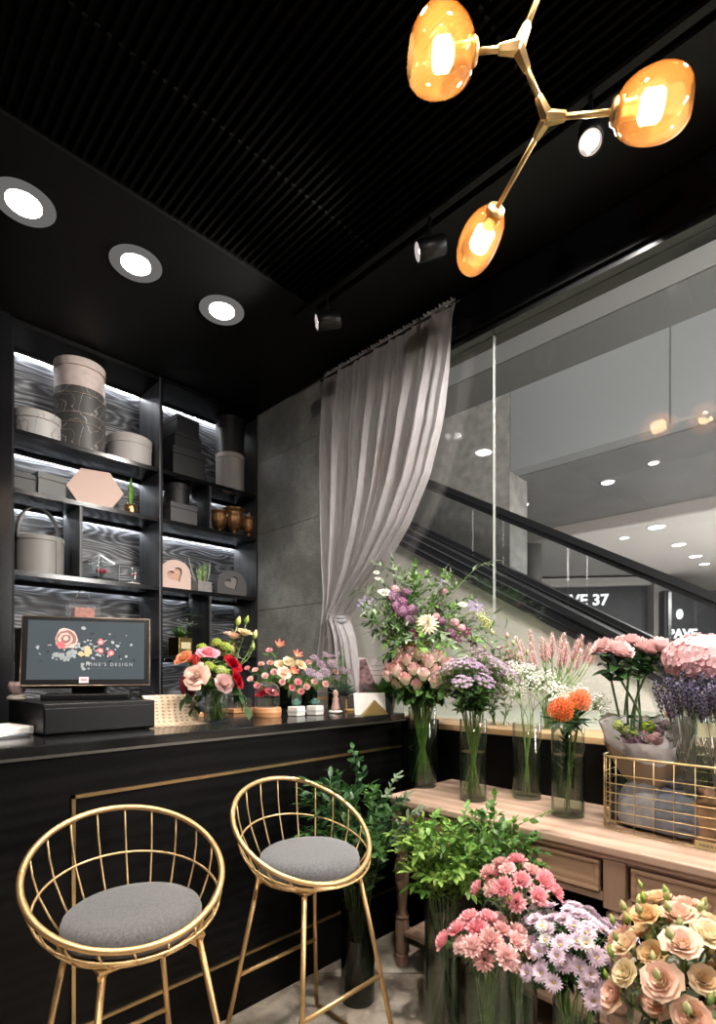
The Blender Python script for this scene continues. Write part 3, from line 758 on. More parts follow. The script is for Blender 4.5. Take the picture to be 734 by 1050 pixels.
# =============================== branching globe lamp ===============================
def amber():
    m, nt, out = _new('amber_globe_glass'); L = nt.links
    t = N(nt, 'ShaderNodeBsdfTransparent'); lw = N(nt, 'ShaderNodeLayerWeight', Blend=.4)
    L.new(ramp(nt, lw.outputs['Facing'], [(.15, (1.0, .74, .44)), (.85, (.62, .30, .10))]), t.inputs[0])
    d = N(nt, 'ShaderNodeBsdfTranslucent'); d.inputs[0].default_value = (1.0, .48, .16, 1)
    mb = N(nt, 'ShaderNodeMixShader', Fac=.15); L.new(t.outputs[0], mb.inputs[1]); L.new(d.outputs[0], mb.inputs[2])
    g = N(nt, 'ShaderNodeBsdfGlossy', Roughness=.02)
    f = N(nt, 'ShaderNodeFresnel'); ge = N(nt, 'ShaderNodeNewGeometry'); im = N(nt, 'ShaderNodeMapRange')
    im.inputs['To Min'].default_value = 1.6; im.inputs['To Max'].default_value = 1 / 1.6
    L.new(ge.outputs['Backfacing'], im.inputs[0]); L.new(im.outputs[0], f.inputs['IOR'])
    mx = N(nt, 'ShaderNodeMixShader'); L.new(f.outputs[0], mx.inputs[0]); L.new(mb.outputs[0], mx.inputs[1]); L.new(g.outputs[0], mx.inputs[2])
    L.new(mx.outputs[0], out.inputs[0]); return m
amber_m = amber()
bulb_m = emit_mat('warm_bulb', (1, .84, .64), 8)
lampgold = mat('lamp_gold', (.66, .44, .20), .34, 1)
h1 = on_D(531, 49, 1.36); h2 = on_D(561, 121, 1.42)
e1 = on_D(487, 53, 1.36); e2 = on_D(629, 115, 1.34); e3 = on_D(509, 214, 1.68)
ch = thing('chandelier', h2, 'branching gold ceiling lamp with glowing amber glass globes hanging high above the flowers', 'chandelier')
def cv(p): return V(p) - h2
def arm(a, b, r=.0075): obj('arm', MB().tube([cv(a), cv(b)], r, 12), lampgold, ch)
h0 = on_D(575, -60, 1.30)
arm(h1, e1); arm(h1, h2); arm(h2, e2); arm(h2, e3); arm(h1, h0)
obj('ceiling_stem', MB().tube([cv(h0), cv(V((h0.x, h0.y, CZ - .002)))], .0075, 10), lampgold, ch)
obj('ceiling_rose', MB().lathe([(.06, -.025), (.065, -.015), (.065, -.001)], 28, c=cv(V((h0.x, h0.y, CZ)))), lampgold, ch)
def hub(c, ends):
    mb = MB()
    for e in ends:
        d = (V(e) - V(c)).normalized()
        q = d.to_track_quat('Z', 'Y').to_matrix().to_4x4(); T = Matrix.Translation(cv(c)) @ q
        mb.lathe([(1e-5, -.012), (.016, -.010), (.0175, .006), (.012, .048), (.0095, .052)], 6, M=T)
    o = obj('hub', mb, lampgold, ch); sharp(o, 30)
hub(h1, (e1, h2, h0)); hub(h2, (h1, e2, e3)); hub(h0, (h1, h0 + V((0, 0, 1)), h0 + V((.2, -.3, .2))))
def globe(end, center, Rr, Ln, tips, seed):
    d = (V(center) - V(end)).normalized(); T = Matrix.Translation(cv(end)) @ d.to_track_quat('Z', 'Y').to_matrix().to_4x4()
    obj('socket', MB().lathe([(.010, -.008), (.026, -.004), (.030, .004), (.030, .018), (.022, .020), (.020, .055), (.016, .060)], 28, M=T), lampgold, ch)
    rr = random.Random(seed); a0 = rr.uniform(0, 6); dent = rr.uniform(.06, .12)
    n = 40; k = 22; vs = []; fs = []; mb = MB()
    for i in range(k + 1):
        th = .33 + (2.72 - .33) * i / k
        for j in range(n):
            a = 2 * PI * j / n
            r = math.sin(th) ** .8; z = (1 - math.cos(th)) / 2
            z = (z - (1 - math.cos(.33)) / 2) / .93
            q = 1 + dent * math.cos(a - a0) * math.sin(PI * z) + .06 * math.cos(2 * (a - a0) + 3 * z) * z
            flat = .93 + .05 * math.cos(2 * a + a0)
            zz = z * (1 - .14 * tips * (.5 + .5 * math.cos(a - a0 + 1)) * (z ** 2))
            vs.append(V((Rr * r * q * flat * math.cos(a), Rr * r * q * math.sin(a), .006 + Ln * zz)))
    for i in range(k):
        for j in range(n):
            fs.append((i * n + j, i * n + (j + 1) % n, (i + 1) * n + (j + 1) % n, (i + 1) * n + j))
    mb.add(vs, fs, 0, True, T)
    g = obj('glass_globe', mb, amber_m, ch)
    obj('bulb', MB().lathe([(.017, .056), (.034, .068), (.034, Ln * .60), (.028, Ln * .65), (1e-5, Ln * .66)], 24, M=T), bulb_m, ch)
    l = bpy.data.lights.new('globe_light', 'POINT'); l.energy = 3.5; l.color = (1, .72, .42); l.shadow_soft_size = .03
    o = bpy.data.objects.new('globe_light', l); COL.objects.link(o); o.location = V(end) + d * Ln * .4
globe(e1, on_D(453, 56, 1.36), .092, .165, .3, 3)
globe(e2, on_D(668, 109, 1.32), .078, .175, .3, 5)
globe(e3, on_D(495, 243, 1.76), .070, .195, .2, 8)
# two more globes of the same lamp, above the photograph's upper edge
e4 = h0 + V((.22, -.33, .16)); arm(h0, e4); globe(e4, e4 + V((.1, -.14, .05)), .10, .18, 1, 11)
# =============================== goods on the shelves ===============================
def marble(name, base, vein, k=.035, sc=5):
    m, nt, out = _new(name); L = nt.links
    tc = N(nt, 'ShaderNodeTexCoord'); n = N(nt, 'ShaderNodeTexNoise', Scale=float(sc), Detail=6, Distortion=1.5); L.new(tc.outputs['Object'], n.inputs['Vector'])
    p = N(nt, 'ShaderNodeBsdfPrincipled', Roughness=.5)
    L.new(ramp(nt, n.outputs[0], [(.5 - k, base), (.5, vein), (.5 + k, base)]), p.inputs['Base Color']); L.new(p.outputs[0], out.inputs[0]); return m
marble_dark = marble('dark_marble_paper', (.045, .042, .042), (.35, .33, .31), .012)
marble_grey = marble('pale_marble_paper', (.36, .35, .345), (.14, .13, .13), .02)
paper_pink = mat('pink_grey_paper', (.46, .38, .36), .6, noise=.12, nscale=30)
paper_beige = mat('beige_grey_paper', (.40, .375, .36), .6)
box_black = mat('black_card', (.011, .011, .013), .5)
box_grey = mat('grey_card', (.07, .07, .072), .55)
bag_grey = mat('taupe_leatherette', (.16, .155, .145), .5)
pink_card = mat('dusty_pink_card', (.52, .37, .32), .55)
rim_gold = mat('rim_line_gold', (.42, .33, .23), .4, .6)
clear = thin_glass('clear_pane', (.93, .94, .95), 1.8, edge=(.5, .52, .54), body=(.85, .9, .9), bodyfac=.08)  # milky body paints a haze where the glass lacks highlights
red_petal = petal_mat('red_petal_shelf', (.55, .03, .05), (.25, .01, .02))
green_a = leaf_mat('fresh_leaf', (.06, .16, .02), (.19, .36, .07))
green_d = leaf_mat('dark_leaf', (.012, .05, .014), (.04, .11, .03))
green_m = leaf_mat('mid_leaf', (.03, .10, .02), (.10, .22, .05))
green_y = leaf_mat('bright_leaf', (.13, .27, .04), (.34, .50, .12))
green_g = leaf_mat('grey_green_leaf', (.13, .19, .12), (.30, .36, .24))
stem_m = leaf_mat('stem_green', (.10, .20, .04), (.24, .36, .10), trans=0)
stem_d = leaf_mat('stem_dark', (.05, .09, .03), (.12, .18, .06), trans=0)
wood_base = wood_mat('orange_wood', (.33, .15, .06), (.50, .26, .12), (1, 1, 3), 6, 3, .4, .1, direction='Z')
terracotta = mat('aged_bronze', (.34, .18, .08), .42, .75, noise=.5, nscale=25, bump=.3, bscale=60)
def hatbox(loc, r, h, m, mlid, label, group=None, lidh=.3, line=True):
    t = thing('round_box', loc, label, 'box', group)
    hl = h * (1 - lidh)
    o = obj('body', MB().lathe([(1e-5, 0), (r * .97, 0), (r * .97, hl), (1e-5, hl)], 56), m, t); sharp(o)
    o = obj('lid', MB().lathe([(1e-5, hl + .001), (r, hl + .001), (r, h - .003), (r - .004, h), (1e-5, h)], 56), mlid, t); sharp(o)
    if line:
        obj('rim_line', MB().tube([(r * math.cos(2 * PI * k / 48), r * math.sin(2 * PI * k / 48), hl + .003) for k in range(48)], .0016, 6, True), rim_gold, t)
        obj('rim_line', MB().tube([((r - .001) * math.cos(2 * PI * k / 48), (r - .001) * math.sin(2 * PI * k / 48), h - .002) for k in range(48)], .0016, 6, True), rim_gold, t)
    return t
SA, SB, SC_, SD = SZ[4], SZ[3], SZ[2], SZ[1]
def sp(u, z, yo=.17): p = on_Y(u, 500, BY + yo); return V((p.x, p.y, z + .0005))
p = sp(82, SA, .165)
hatbox(p, .155, .225, marble_dark, marble_dark, 'dark marbled round box at the base of the stack of three on the top shelf')
hatbox(p + V((0, 0, .2255)), .155, .17, marble_dark, marble_dark, 'dark marbled round box in the middle of the stack of three on the top shelf')
hatbox(p + V((0, 0, .396)), .155, .185, paper_pink, paper_pink, 'pinkish round box crowning the stack of dark marbled boxes')
hatbox(sp(36, SA, .18) + V((.01, 0, 0)), .145, .17, marble_grey, marble_grey, 'pale marbled round box standing alone at the wall end of the top shelf')
hatbox(sp(133, SA, .17), .150, .20, paper_beige, paper_beige, 'plain beige round box between the stack of three and the divider on the top shelf', line=False)
# right top compartment
def cardbox(loc, sx, sy, h, m, label, rz=0, nm='gift_box', lid=.25):
    t = thing(nm, loc, label, 'box', rz=rz)
    obj('body', MB().box((-sx / 2 + .003, -sy / 2 + .003, 0), (sx / 2 - .003, sy / 2 - .003, h * (1 - lid))), m, t, bev=.002)
    obj('lid', MB().box((-sx / 2, -sy / 2, h * (1 - lid) + .001), (sx / 2, sy / 2, h)), m, t, bev=.002); return t
q = sp(186, SA, .16)
cardbox(q, .26, .26, .21, box_black, 'large black square box carrying two smaller black boxes on the top shelf')
cardbox(q + V((-.005, 0, .2105)), .225, .22, .12, box_black, 'black square box in the middle of the pile of three on the top shelf', .06)
cardbox(q + V((0, 0, .331)), .19, .19, .13, box_black, 'small black square box crowning the pile beside the tall black drum', .1)
q = sp(236, SA, .165)
hatbox(q, .118, .315, paper_beige, paper_beige, 'tall pale round box under the tall black drum box', lidh=.12, line=True)
hatbox(q + V((0, 0, .3155)), .120, .295, box_black, box_black, 'tall black drum box standing on the tall pale round box', lidh=.15, line=False)
# second row
cardbox(sp(30, SB, .16), .27, .16, .125, box_black, 'low black box beside the grey box on the second shelf')
cardbox(sp(48, SB, .15), .17, .16, .15, box_grey, 'mid grey box between the black box and the hexagon box', .15)
hx = thing('hexagonal_box', sp(98, SB, .10), 'dusty pink hexagonal box standing on edge on the second shelf', 'box', rz=-.25)
hr = .17
po = [V((hr * 1.02 * math.cos(PI / 3 * k), 0, .128 + .148 * math.sin(PI / 3 * k))) for k in range(6)]
obj('lid', MB().prism(po, (0, .03, 0)), pink_card, hx, bev=.002)
obj('body', MB().prism([V((p_.x * .97, .031, .128 + (p_.z - .128) * .97)) for p_ in po], (0, .075, 0)), paper_beige, hx, bev=.002)
def cluster_leaves(mb, c, n, L, W, spread, rnd, up=1.0, m=0, curl=.15, fold=.25):
    for k in range(n):
        a = rnd.uniform(0, 2 * PI); e = rnd.uniform(*spread)
        d = V((math.cos(a) * math.cos(e), math.sin(a) * math.cos(e), math.sin(e) * up))
        mb.leaf(V(c) + V((math.cos(a), math.sin(a), 0)) * rnd.uniform(0, .01), d, (0, 0, 1) if abs(e) < 1.2 else (math.cos(a), math.sin(a), 0), L * rnd.uniform(.7, 1.1), W * rnd.uniform(.8, 1.1), m, curl, fold)
pp = thing('potted_plant', sp(134, SB, .14), 'slender upright leaves in a small copper pot on the second shelf', 'plant')
obj('pot', MB().lathe([(.030, 0), (.040, .01), (.042, .085), (.038, .088), (.036, .075), (1e-5, .074)], 28), mat('copper', (.70, .38, .16), .25, 1), pp)
mb = MB(); cluster_leaves(mb, (0, 0, .07), 16, .20, .022, (1.25, 1.5), R, curl=.05); obj('leaves', mb, green_a, pp)
# second row, right compartments
q = sp(182, SB, .15)
cardbox(q, .22, .2, .155, box_grey, 'grey lidded square box under the dark round box on the second shelf', .05)
hatbox(q + V((0, .01, .1555)), .095, .16, box_black, box_black, 'dark round box standing on the grey lidded box', line=False)
def urn(loc, s, label):
    t = thing('footed_urn', loc, label, 'urn', 'antique bronze urns')
    o = obj('foot', MB().lathe([(1e-5, 0), (.045 * s, 0), (.047 * s, .008 * s), (.030 * s, .016 * s), (.016 * s, .03 * s), (.013 * s, .045 * s), (.02 * s, .052 * s)], 28), terracotta, t)
    obj('bowl', MB().lathe([(.018 * s, .0525 * s), (.045 * s, .07 * s), (.062 * s, .11 * s), (.060 * s, .15 * s), (.054 * s, .168 * s), (.060 * s, .178 * s), (.078 * s, .19 * s), (.074 * s, .194 * s), (.052 * s, .172 * s), (.05 * s, .12 * s), (1e-5, .08 * s)], 48, flute=.035, nf=16), terracotta, t)
    return t
urn(sp(240, SB, .16), 1.25, 'biggest of the three antique bronze urns, standing between the smaller two')
urn(sp(226, SB, .12) + V((-.01, 0, 0)), .95, 'small antique bronze urn tucked close to the shelf partition')
u3 = urn(sp(255, SB, .10), .92, 'small antique bronze urn at the slate wall end of the shelf')
obj('finial', MB().ball((0, 0, .19), .028, 14, 8).ball((.01, 0, .222), .012, 10, 6), mat('grey_finial', (.3, .3, .3), .5), u3)
# third row, left
bb = thing('round_box_bag', sp(40, SC_, .165), 'taupe round bag box with a tall strap handle on the third shelf', 'bag')
o = obj('body', MB().lathe([(1e-5, 0), (.138, 0), (.140, .21), (1e-5, .21)], 56), bag_grey, bb); sharp(o)
o = obj('lid', MB().lathe([(1e-5, .2105), (.145, .2105), (.145, .238), (.140, .242), (1e-5, .242)], 56), bag_grey, bb); sharp(o)
P1 = []
for k in range(25):
    a = PI * k / 24; x = .146 * math.cos(a); z = .215 + .215 * math.sin(a) ** .8
    P1.append([(x, -.016, z), (x, .016, z)])
st = MB().grid(P1); o = obj('strap_handle', st, bag_grey, bb); m_ = o.modifiers.new('s', 'SOLIDIFY'); m_.thickness = .006; m_.offset = 1
o.rotation_euler.z = .45
obj('seam_strip', MB().box((.134, -.018, .002), (.146, .018, .238)), bag_grey, bb, bev=.002).rotation_euler.z = -1.0
# terrarium
te = thing('terrarium', sp(103, SC_, .15), 'faceted glass terrarium house with red flowers inside on the third shelf', 'terrarium', rz=.35)
lead = mat('terrarium_frame', (.25, .25, .25), .35, .8)
hw, hd, hz, ht = .082, .082, .125, .195
cs = [V((-hw, -hd, 0)), V((hw, -hd, 0)), V((hw, hd, 0)), V((-hw, hd, 0))]; ts = [c + V((0, 0, hz)) for c in cs]; apx = V((0, 0, ht))
fr = MB()
for k in range(4):
    for a, b in ((cs[k], cs[(k + 1) % 4]), (ts[k], ts[(k + 1) % 4]), (cs[k], ts[k]), (ts[k], apx)): fr.tube([a + V((0, 0, .003)), b + V((0, 0, .003))], .003, 6)
obj('frame', fr, lead, te)
gl = MB()
for k in range(4):
    gl.add([cs[k], cs[(k + 1) % 4], ts[(k + 1) % 4], ts[k]], [(0, 1, 2, 3)], 0, False); gl.add([ts[k], ts[(k + 1) % 4], apx], [(0, 1, 2)], 0, False)
milky = thin_glass('milky_pane', (.93, .94, .94), 1.5, body=(.7, .75, .75), bodyfac=.22)
obj('panes', gl, milky, te)
obj('soil', MB().box((-hw + .005, -hd + .005, .002), (hw - .005, hd - .005, .03)), mat('dark_soil', (.015, .012, .01), .9), te)
mb = MB(); cluster_leaves(mb, (0, 0, .03), 16, .07, .02, (.3, 1.3), R); obj('foliage', mb, green_d, te)
rb = MB()
for c in ((-.02, -.03, .075), (.02, -.02, .08), (.0, .02, .085), (.03, .02, .07)): rb.ball(c, .017, 8, 6)
obj('red_blooms', rb, red_petal, te)
# small cloche with a rose
def cloche(loc, r, h, base_m, label, nm, bh=.02):
    t = thing(nm, loc, label, 'glass dome')
    o = obj('base', MB().lathe([(1e-5, 0), (r * 1.08, 0), (r * 1.14, bh * .3), (r * 1.14, bh * .8), (r * 1.05, bh), (1e-5, bh)], 40), base_m, t); sharp(o)
    obj('glass_dome', MB().lathe([(r, bh + .001)] + [(r, bh + (h - bh - r * .7) * k / 4) for k in range(1, 5)] + [(max(1e-5, r * math.cos(a)), h - r * .7 + r * .7 * math.sin(a)) for a in [PI / 2 * k / 8 for k in range(1, 9)]], 40), clear, t)
    return t
cl = cloche(sp(137, SC_, .12), .040, .125, mat('white_base', (.45, .42, .38), .5), 'little glass dome holding a red rose on the third shelf', 'glass_cloche')
# right: heart window boxes
def heart(s, n=40):
    pts = []
    for k in range(n):
        a = 2 * PI * k / n
        pts.append((16 * math.sin(a) ** 3 / 17 * s, (13 * math.cos(a) - 5 * math.cos(2 * a) - 2 * math.cos(3 * a) - math.cos(4 * a)) / 17 * s))
    return pts
def heartbox(loc, m, mi, label, rz, w=.11, h=.22):
    t = thing('heart_window_box', loc, label, 'gift box', 'arched boxes with a heart window', rz)
    n = 40; arch = []; 
    # outline with the same number of points as the heart, matched by angle
    hp = heart(.062, n); cz = h * .50
    for (x, z) in hp:
        a = math.atan2(z, x); dx, dz = math.cos(a), math.sin(a)
        # ray to the arched outline
        best = 9
        for s_ in [i * .0006 for i in range(1, 500)]:
            X, Z = dx * s_, cz + dz * s_
            inside = abs(X) <= w and Z >= 0 and (Z <= h - w or (X * X + (Z - (h - w)) ** 2) <= w * w)
            if not inside: best = s_; break
        arch.append((dx * best, cz + dz * best))
    tilt = .55
    hp = [(x * math.cos(tilt) - z * math.sin(tilt), x * math.sin(tilt) + z * math.cos(tilt)) for x, z in hp]
    arch = []
    for (x, z) in hp:
        a = math.atan2(z, x); dx, dz = math.cos(a), math.sin(a); best = .3
        for s_ in [i * .0006 for i in range(1, 500)]:
            X, Z = dx * s_, cz + dz * s_
            if not (abs(X) <= w and Z >= 0 and (Z <= h - w or (X * X + (Z - (h - w)) ** 2) <= w * w)): best = s_; break
        arch.append((dx * best, cz + dz * best))
    vs = [(x, 0, z) for x, z in arch] + [(x, 0, z + cz) for x, z in hp] + [(x, .09, z) for x, z in arch] + [(x * .92, .02, z * .92 + cz) for x, z in hp]
    fs = []
    for k in range(n):
        j = (k + 1) % n
        fs += [(k, j, n + j, n + k), (k, 2 * n + k, 2 * n + j, j), (n + k, n + j, 3 * n + j, 3 * n + k)]
    fs.append(tuple(range(2 * n, 3 * n)))
    o = obj('shell', MB().add(vs, fs, 0, False), m, t)
    obj('heart_panel', MB().prism([(x * .93, .0195, z * .93 + cz) for x, z in hp], (0, .002, 0)), mi, t)
    return t
heartbox(sp(180, SC_, .07), pink_card, mat('heart_bronze', (.30, .17, .12), .3, .3), 'pink arched box with a heart window beside the spiky plant', -.25)
heartbox(sp(238, SC_, .07), mat('charcoal_card', (.035, .033, .033), .45), mat('heart_grey', (.16, .14, .135), .35), 'charcoal arched box with a heart window near the slate wall', -.25, .118, .205)
sn = thing('snake_plant', sp(206, SC_, .09), 'spiky snake plant in a square grey concrete pot on the third shelf', 'plant', rz=.1)
conc = mat('concrete_pot', (.22, .21, .20), .8, noise=.2, nscale=40)
obj('pot', MB().box((-.062, -.055, 0), (.062, .055, .085)), conc, sn, bev=.003)
snm = leaf_mat('snake_leaf', (.05, .15, .03), (.35, .42, .20))
mb = MB()
for k in range(14):
    a = R.uniform(0, 6.28); mb.leaf((R.uniform(-.035, .035), R.uniform(-.025, .025), .083), (math.cos(a) * .22, math.sin(a) * .22, 1), (math.cos(a), math.sin(a), 0), R.uniform(.10, .17), .022, 0, .06, .3)
obj('leaves', mb, snm, sn)
mb = MB(); mb.leaf((-.04, 0, .083), (-.55, 0, .9), (-1, 0, 0), .19, .02); mb.leaf((.05, 0, .083), (.35, 0, .9), (1, 0, 0), .17, .02); mb.leaf((-.05, 0, .083), (-.8, 0, .8), (-1, 0, 0), .17, .02)
obj('pale_leaf', mb, leaf_mat('pale_blade', (.45, .5, .42), (.6, .65, .55)), sn)
# fourth row
bg_ = thing('clear_gift_bag', sp(85, SD, .12), 'clear gift bag with a russet box inside, on the fourth shelf above the screen', 'bag')
W_ = .085
obj('bag', MB().add([(-W_, -.05, 0), (W_, -.05, 0), (W_, .05, 0), (-W_, .05, 0), (-W_ * 1.1, -.045, .32), (W_ * 1.1, -.045, .32), (W_ * 1.1, .045, .32), (-W_ * 1.1, .045, .32), (-.05, -.004, .37), (.05, -.004, .37), (.05, .004, .37), (-.05, .004, .37)],
    [(0, 1, 5, 4), (1, 2, 6, 5), (2, 3, 7, 6), (3, 0, 4, 7), (4, 5, 9, 8), (5, 6, 10, 9), (6, 7, 11, 10), (7, 4, 8, 11)], 0, False), thin_glass('bag_film', (.93, .93, .93), 1.2, .3, body=(.8, .8, .8), bodyfac=.10), bg_)
obj('inner_box', MB().box((-.062, -.04, .01), (.062, .04, .30)), mat('russet_pattern', (.28, .09, .06), .5, noise=.7, nscale=30), bg_, bev=.003)
obj('handle', MB().tube([(.04 * math.cos(a), 0, .365 + .05 * math.sin(a)) for a in [PI * k / 14 for k in range(15)]], .0035, 8), bag_grey, bg_)
dk = thing('dark_bag', sp(122, SD, .13), 'dark soft bag with a thin wire loop behind the top edge of the screen', 'bag')
obj('body', MB().prism([(-.13, -.04, 0), (.13, -.04, 0), (.12, -.03, .19), (.03, -.03, .22), (-.09, -.03, .21)], (0, .09, 0)), box_black, dk, bev=.012, seg=3)
obj('wire_loop', MB().tube([(.0, -.052, .20), (-.03, -.052, .235), (-.02, -.055, .19), (.06, -.055, .185), (.075, -.052, .235), (.05, -.052, .21)], .002, 6), mat('loop_wire', (.5, .45, .35), .3, .8), dk)
gp = thing('potted_plant', sp(185, SD, .12) , 'broad-leaved plant in a gold square vase on the fourth shelf', 'plant', rz=.2)
gv = mat('gold_mirror_vase', (.75, .58, .22), .22, 1)
o = obj('vase', MB().box((-.062, -.062, 0), (.062, .062, .135)), gv, gp, bev=.004)
obj('front_label', MB().box((-.042, -.0645, .05), (.042, -.0622, .10)), mat('label_pale_gold', (.62, .55, .33), .5), gp)
mb = MB(); cluster_leaves(mb, (0, 0, .13), 26, .10, .055, (.6, 1.4), R, curl=.4); obj('leaves', mb, green_m, gp)
mb = MB()
for k in range(9):
    a = R.uniform(0, 6.28); mb.leaf((.12 + R.uniform(-.05, .05), R.uniform(-.05, .05), .27 + R.uniform(-.05, .05)), (math.cos(a), math.sin(a), .3), (0, 0, 1), .07, .07, 0, .3, .2)
mb.tube([(0, 0, .12), (.06, 0, .22), (.12, 0, .27)], .003, 6)
obj('grey_leaf_sprig', mb, green_g, gp)
gc = thing('gold_frame_box', sp(236, SD, .12), 'gold box partly seen behind the yellow-tipped buds', 'box')
obj('body', MB().box((-.075, -.03, 0), (.04, .03, .125)), gv, gc, bev=.004)
obj('front_panel', MB().box((-.06, -.0325, .015), (.025, -.0303, .11)), mat('amber_panel', (.35, .2, .06), .3), gc)

# =============================== things on the counter ===============================
TC = 1.1003
def at_c(u, Z): p = on_D(u, 700, Z); return V((p.x, p.y, TC))
def cpnt(u, v): return on_z(u, v, TC)
# cash drawer
cd = thing('cash_drawer', (.683, 2.19, TC), 'matt black cash drawer box under the touch screen on the counter', 'cash drawer')
obj('body', MB().box((-.187, -.235, .006), (.187, .24, .107)), black_plastic, cd, bev=.003)
obj('front_panel', MB().box((-.183, -.2395, .010), (.183, -.2355, .092)), black_plastic, cd, bev=.0015)
for x in (-.16, .16):
    obj('foot', MB().lathe([(1e-5, 0), (.012, 0), (.012, .0059), (1e-5, .0059)], 16, (x, -.20, 0)), black_plastic, cd)
# the touch screen
def screen_m():
    return mat('screen_grey', (.03, .035, .04), .03, emit=(.10, .125, .14), es=.55, spec=.6)
sx0, sx1 = .436, .886
mon = thing('touch_screen_till', (.70, 2.165, TC + .1075), 'black touch screen till showing flowers and the words MINE\'S DESIGN on the cash drawer', 'touch screen', None, -.44)
Wm = sx1 - sx0; Hm = .272
Tm = Matrix.Translation((0, -.02, .050)) @ Matrix.Rotation(math.radians(-9), 4, 'X')
obj('screen_body', MB().box((-Wm / 2, 0, 0), (Wm / 2, .030, Hm), M=Tm), black_plastic, mon, bev=.008, seg=3)
bz = .024
obj('display', MB().box((-Wm / 2 + bz, -.0012, bz * 1.1), (Wm / 2 - bz, -.0002, Hm - bz * .8), M=Tm), screen_m(), mon)
obj('bezel_rim', MB().tube([Tm @ V(p) for p in ((-Wm / 2 + .004, -.0005, .004), (Wm / 2 - .004, -.0005, .004), (Wm / 2 - .004, -.0005, Hm - .004), (-Wm / 2 + .004, -.0005, Hm - .004))], .0018, 6, True), mat('rim_copper', (.35, .25, .18), .3, .8), mon)
stn = MB(); stn.box((-.15, -.05, .0), (.15, .12, .022)); stn.box((-.06, .03, .0221), (.06, .07, .17)); obj('stand', stn, black_plastic, mon, bev=.004)
obj('rear_screen', MB().box((-.26, .075, .04), (-.005, .10, .275)), black_plastic, mon, bev=.006)
# picture on the display: loose flowers
pic = MB(); rr = random.Random(12)
def scr(x, z): return V((x, -.0014, z))
def blob(mb, x, z, r, m, n=9, irr=.35, dy=0):
    vs = [Tm @ (scr(x, z) + V((0, -dy, 0)))] + [Tm @ (scr(x + r * (1 + rr.uniform(-irr, irr)) * math.cos(2 * PI * k / n), z + r * (1 + rr.uniform(-irr, irr)) * math.sin(2 * PI * k / n)) + V((0, -dy, 0))) for k in range(n)]
    mb.add(vs, [(0, k + 1, (k + 1) % n + 1) for k in range(n)], m, False)
pm = [mat('pic_grey', (.30, .33, .34), .3, emit=(.3, .33, .34), es=.35), mat('pic_red', (.5, .10, .12), .3, emit=(.6, .12, .15), es=.5), mat('pic_sand', (.5, .38, .22), .3, emit=(.5, .38, .22), es=.4),
      mat('pic_dark', (.02, .025, .03), .3), mat('pic_blush', (.55, .40, .36), .3, emit=(.55, .38, .33), es=.4), mat('pic_rosewood', (.25, .12, .10), .3, emit=(.25, .1, .09), es=.3)]
for k in range(130):
    x = rr.gauss(0, .085) - .01; z = .145 + rr.gauss(0, .030) + .12 * (abs(x + .03)) * rr.choice((-1, 1)) * .4
    if abs(x) < .17 and .075 < z < .225: blob(pic, x, z, rr.uniform(.002, .007), rr.choice((0, 0, 0, 3, 3)), 7, .6, .0001 * (k % 9))
for k in range(24): blob(pic, -.075 + rr.gauss(0, .022), .115 + rr.gauss(0, .008), rr.uniform(.004, .009), 0, 7, .6, .0010)
for k in range(5): blob(pic, -.075, .183, .040 - .0078 * k, (4, 5, 4, 5, 4)[k], 14, .18, .0011 + .0002 * k)
blob(pic, -.09, .158, .014, 1, 8, .4, .0022)
for x, z in ((.045, .172), (.045, .138), (.083, .128)):
    blob(pic, x, z, .011, 1, 9, .3, .0020); blob(pic, x, z, .006, 4, 8, .3, .0023)
for k in range(6): blob(pic, .0 + rr.gauss(0, .010), .133 + rr.gauss(0, .005), .011, 2, 8, .4, .0018 + .0001 * k)
for k in range(8): blob(pic, .002 + rr.gauss(0, .012), .075 + rr.gauss(0, .012), rr.uniform(.003, .008), 0, 7, .6, .0012)
obj('flower_picture', pic, pm, mon)
tw_ = emit_mat('screen_text', (.85, .85, .85), .75)
text('screen_text', "MINE'S DESIGN", .0175, tw_, mon, Tm @ frame_M((-.005, -.0045, .078), (1, 0, 0), (0, 0, 1)), .0002, 1.45)
text('screen_text', 'FLOWERS & COFFEE'.replace('FLOWERS & COFFEE', '- - - - - - - - - - - - -'), .008, tw_, mon, Tm @ frame_M((-.0, -.0022, .066), (1, 0, 0), (0, 0, 1)), .0002, 1.2)
obj('price_sticker', MB().box((-.027, -.0032, .012), (.006, -.0023, .036), M=Tm), mat('sticker_pale', (.62, .56, .58), .5), mon)
obj('sticker_mark', MB().box((-.020, -.0036, .022), (-.001, -.0033, .027), M=Tm), pm[1], mon)
obj('cable', MB().tube([(.12, .10, .012), (.17, .03, .035), (.235, .02, .02), (.255, .0, -.03), (.255, -.01, -.08), (.24, -.02, -.103)], .0025, 8), black_plastic, mon)
# phone, pen tray and small pale ornament by the till
ph_ = thing('telephone', (.40, 2.13, TC), 'off-white telephone at the very end of the counter beside the cash drawer', 'telephone', rz=.2)
obj('body', MB().prism([(-.09, -.09, 0), (.08, -.09, 0), (.08, .09, 0), (-.09, .09, 0)], (0, 0, .03)), white_plastic, ph_, bev=.006)
obj('cradle', MB().box((-.085, -.05, .0305), (-.02, .07, .085)), white_plastic, ph_, bev=.01, seg=3)
obj('handset', MB().tube([(-.05, -.09, .085), (-.05, -.06, .105), (-.05, .04, .108), (-.05, .08, .085)], [.018, .014, .014, .018], 12), white_plastic, ph_)
ob = thing('rose_ornament', (.505, 2.34, TC + .1075), 'little pink and cream flower ornament peeking out beneath the screen edge', 'ornament')
obj('base', MB().lathe([(1e-5, 0), (.032, 0), (.034, .008), (.025, .018), (1e-5, .018)], 20), mat('cream_base', (.55, .47, .38), .5), ob)
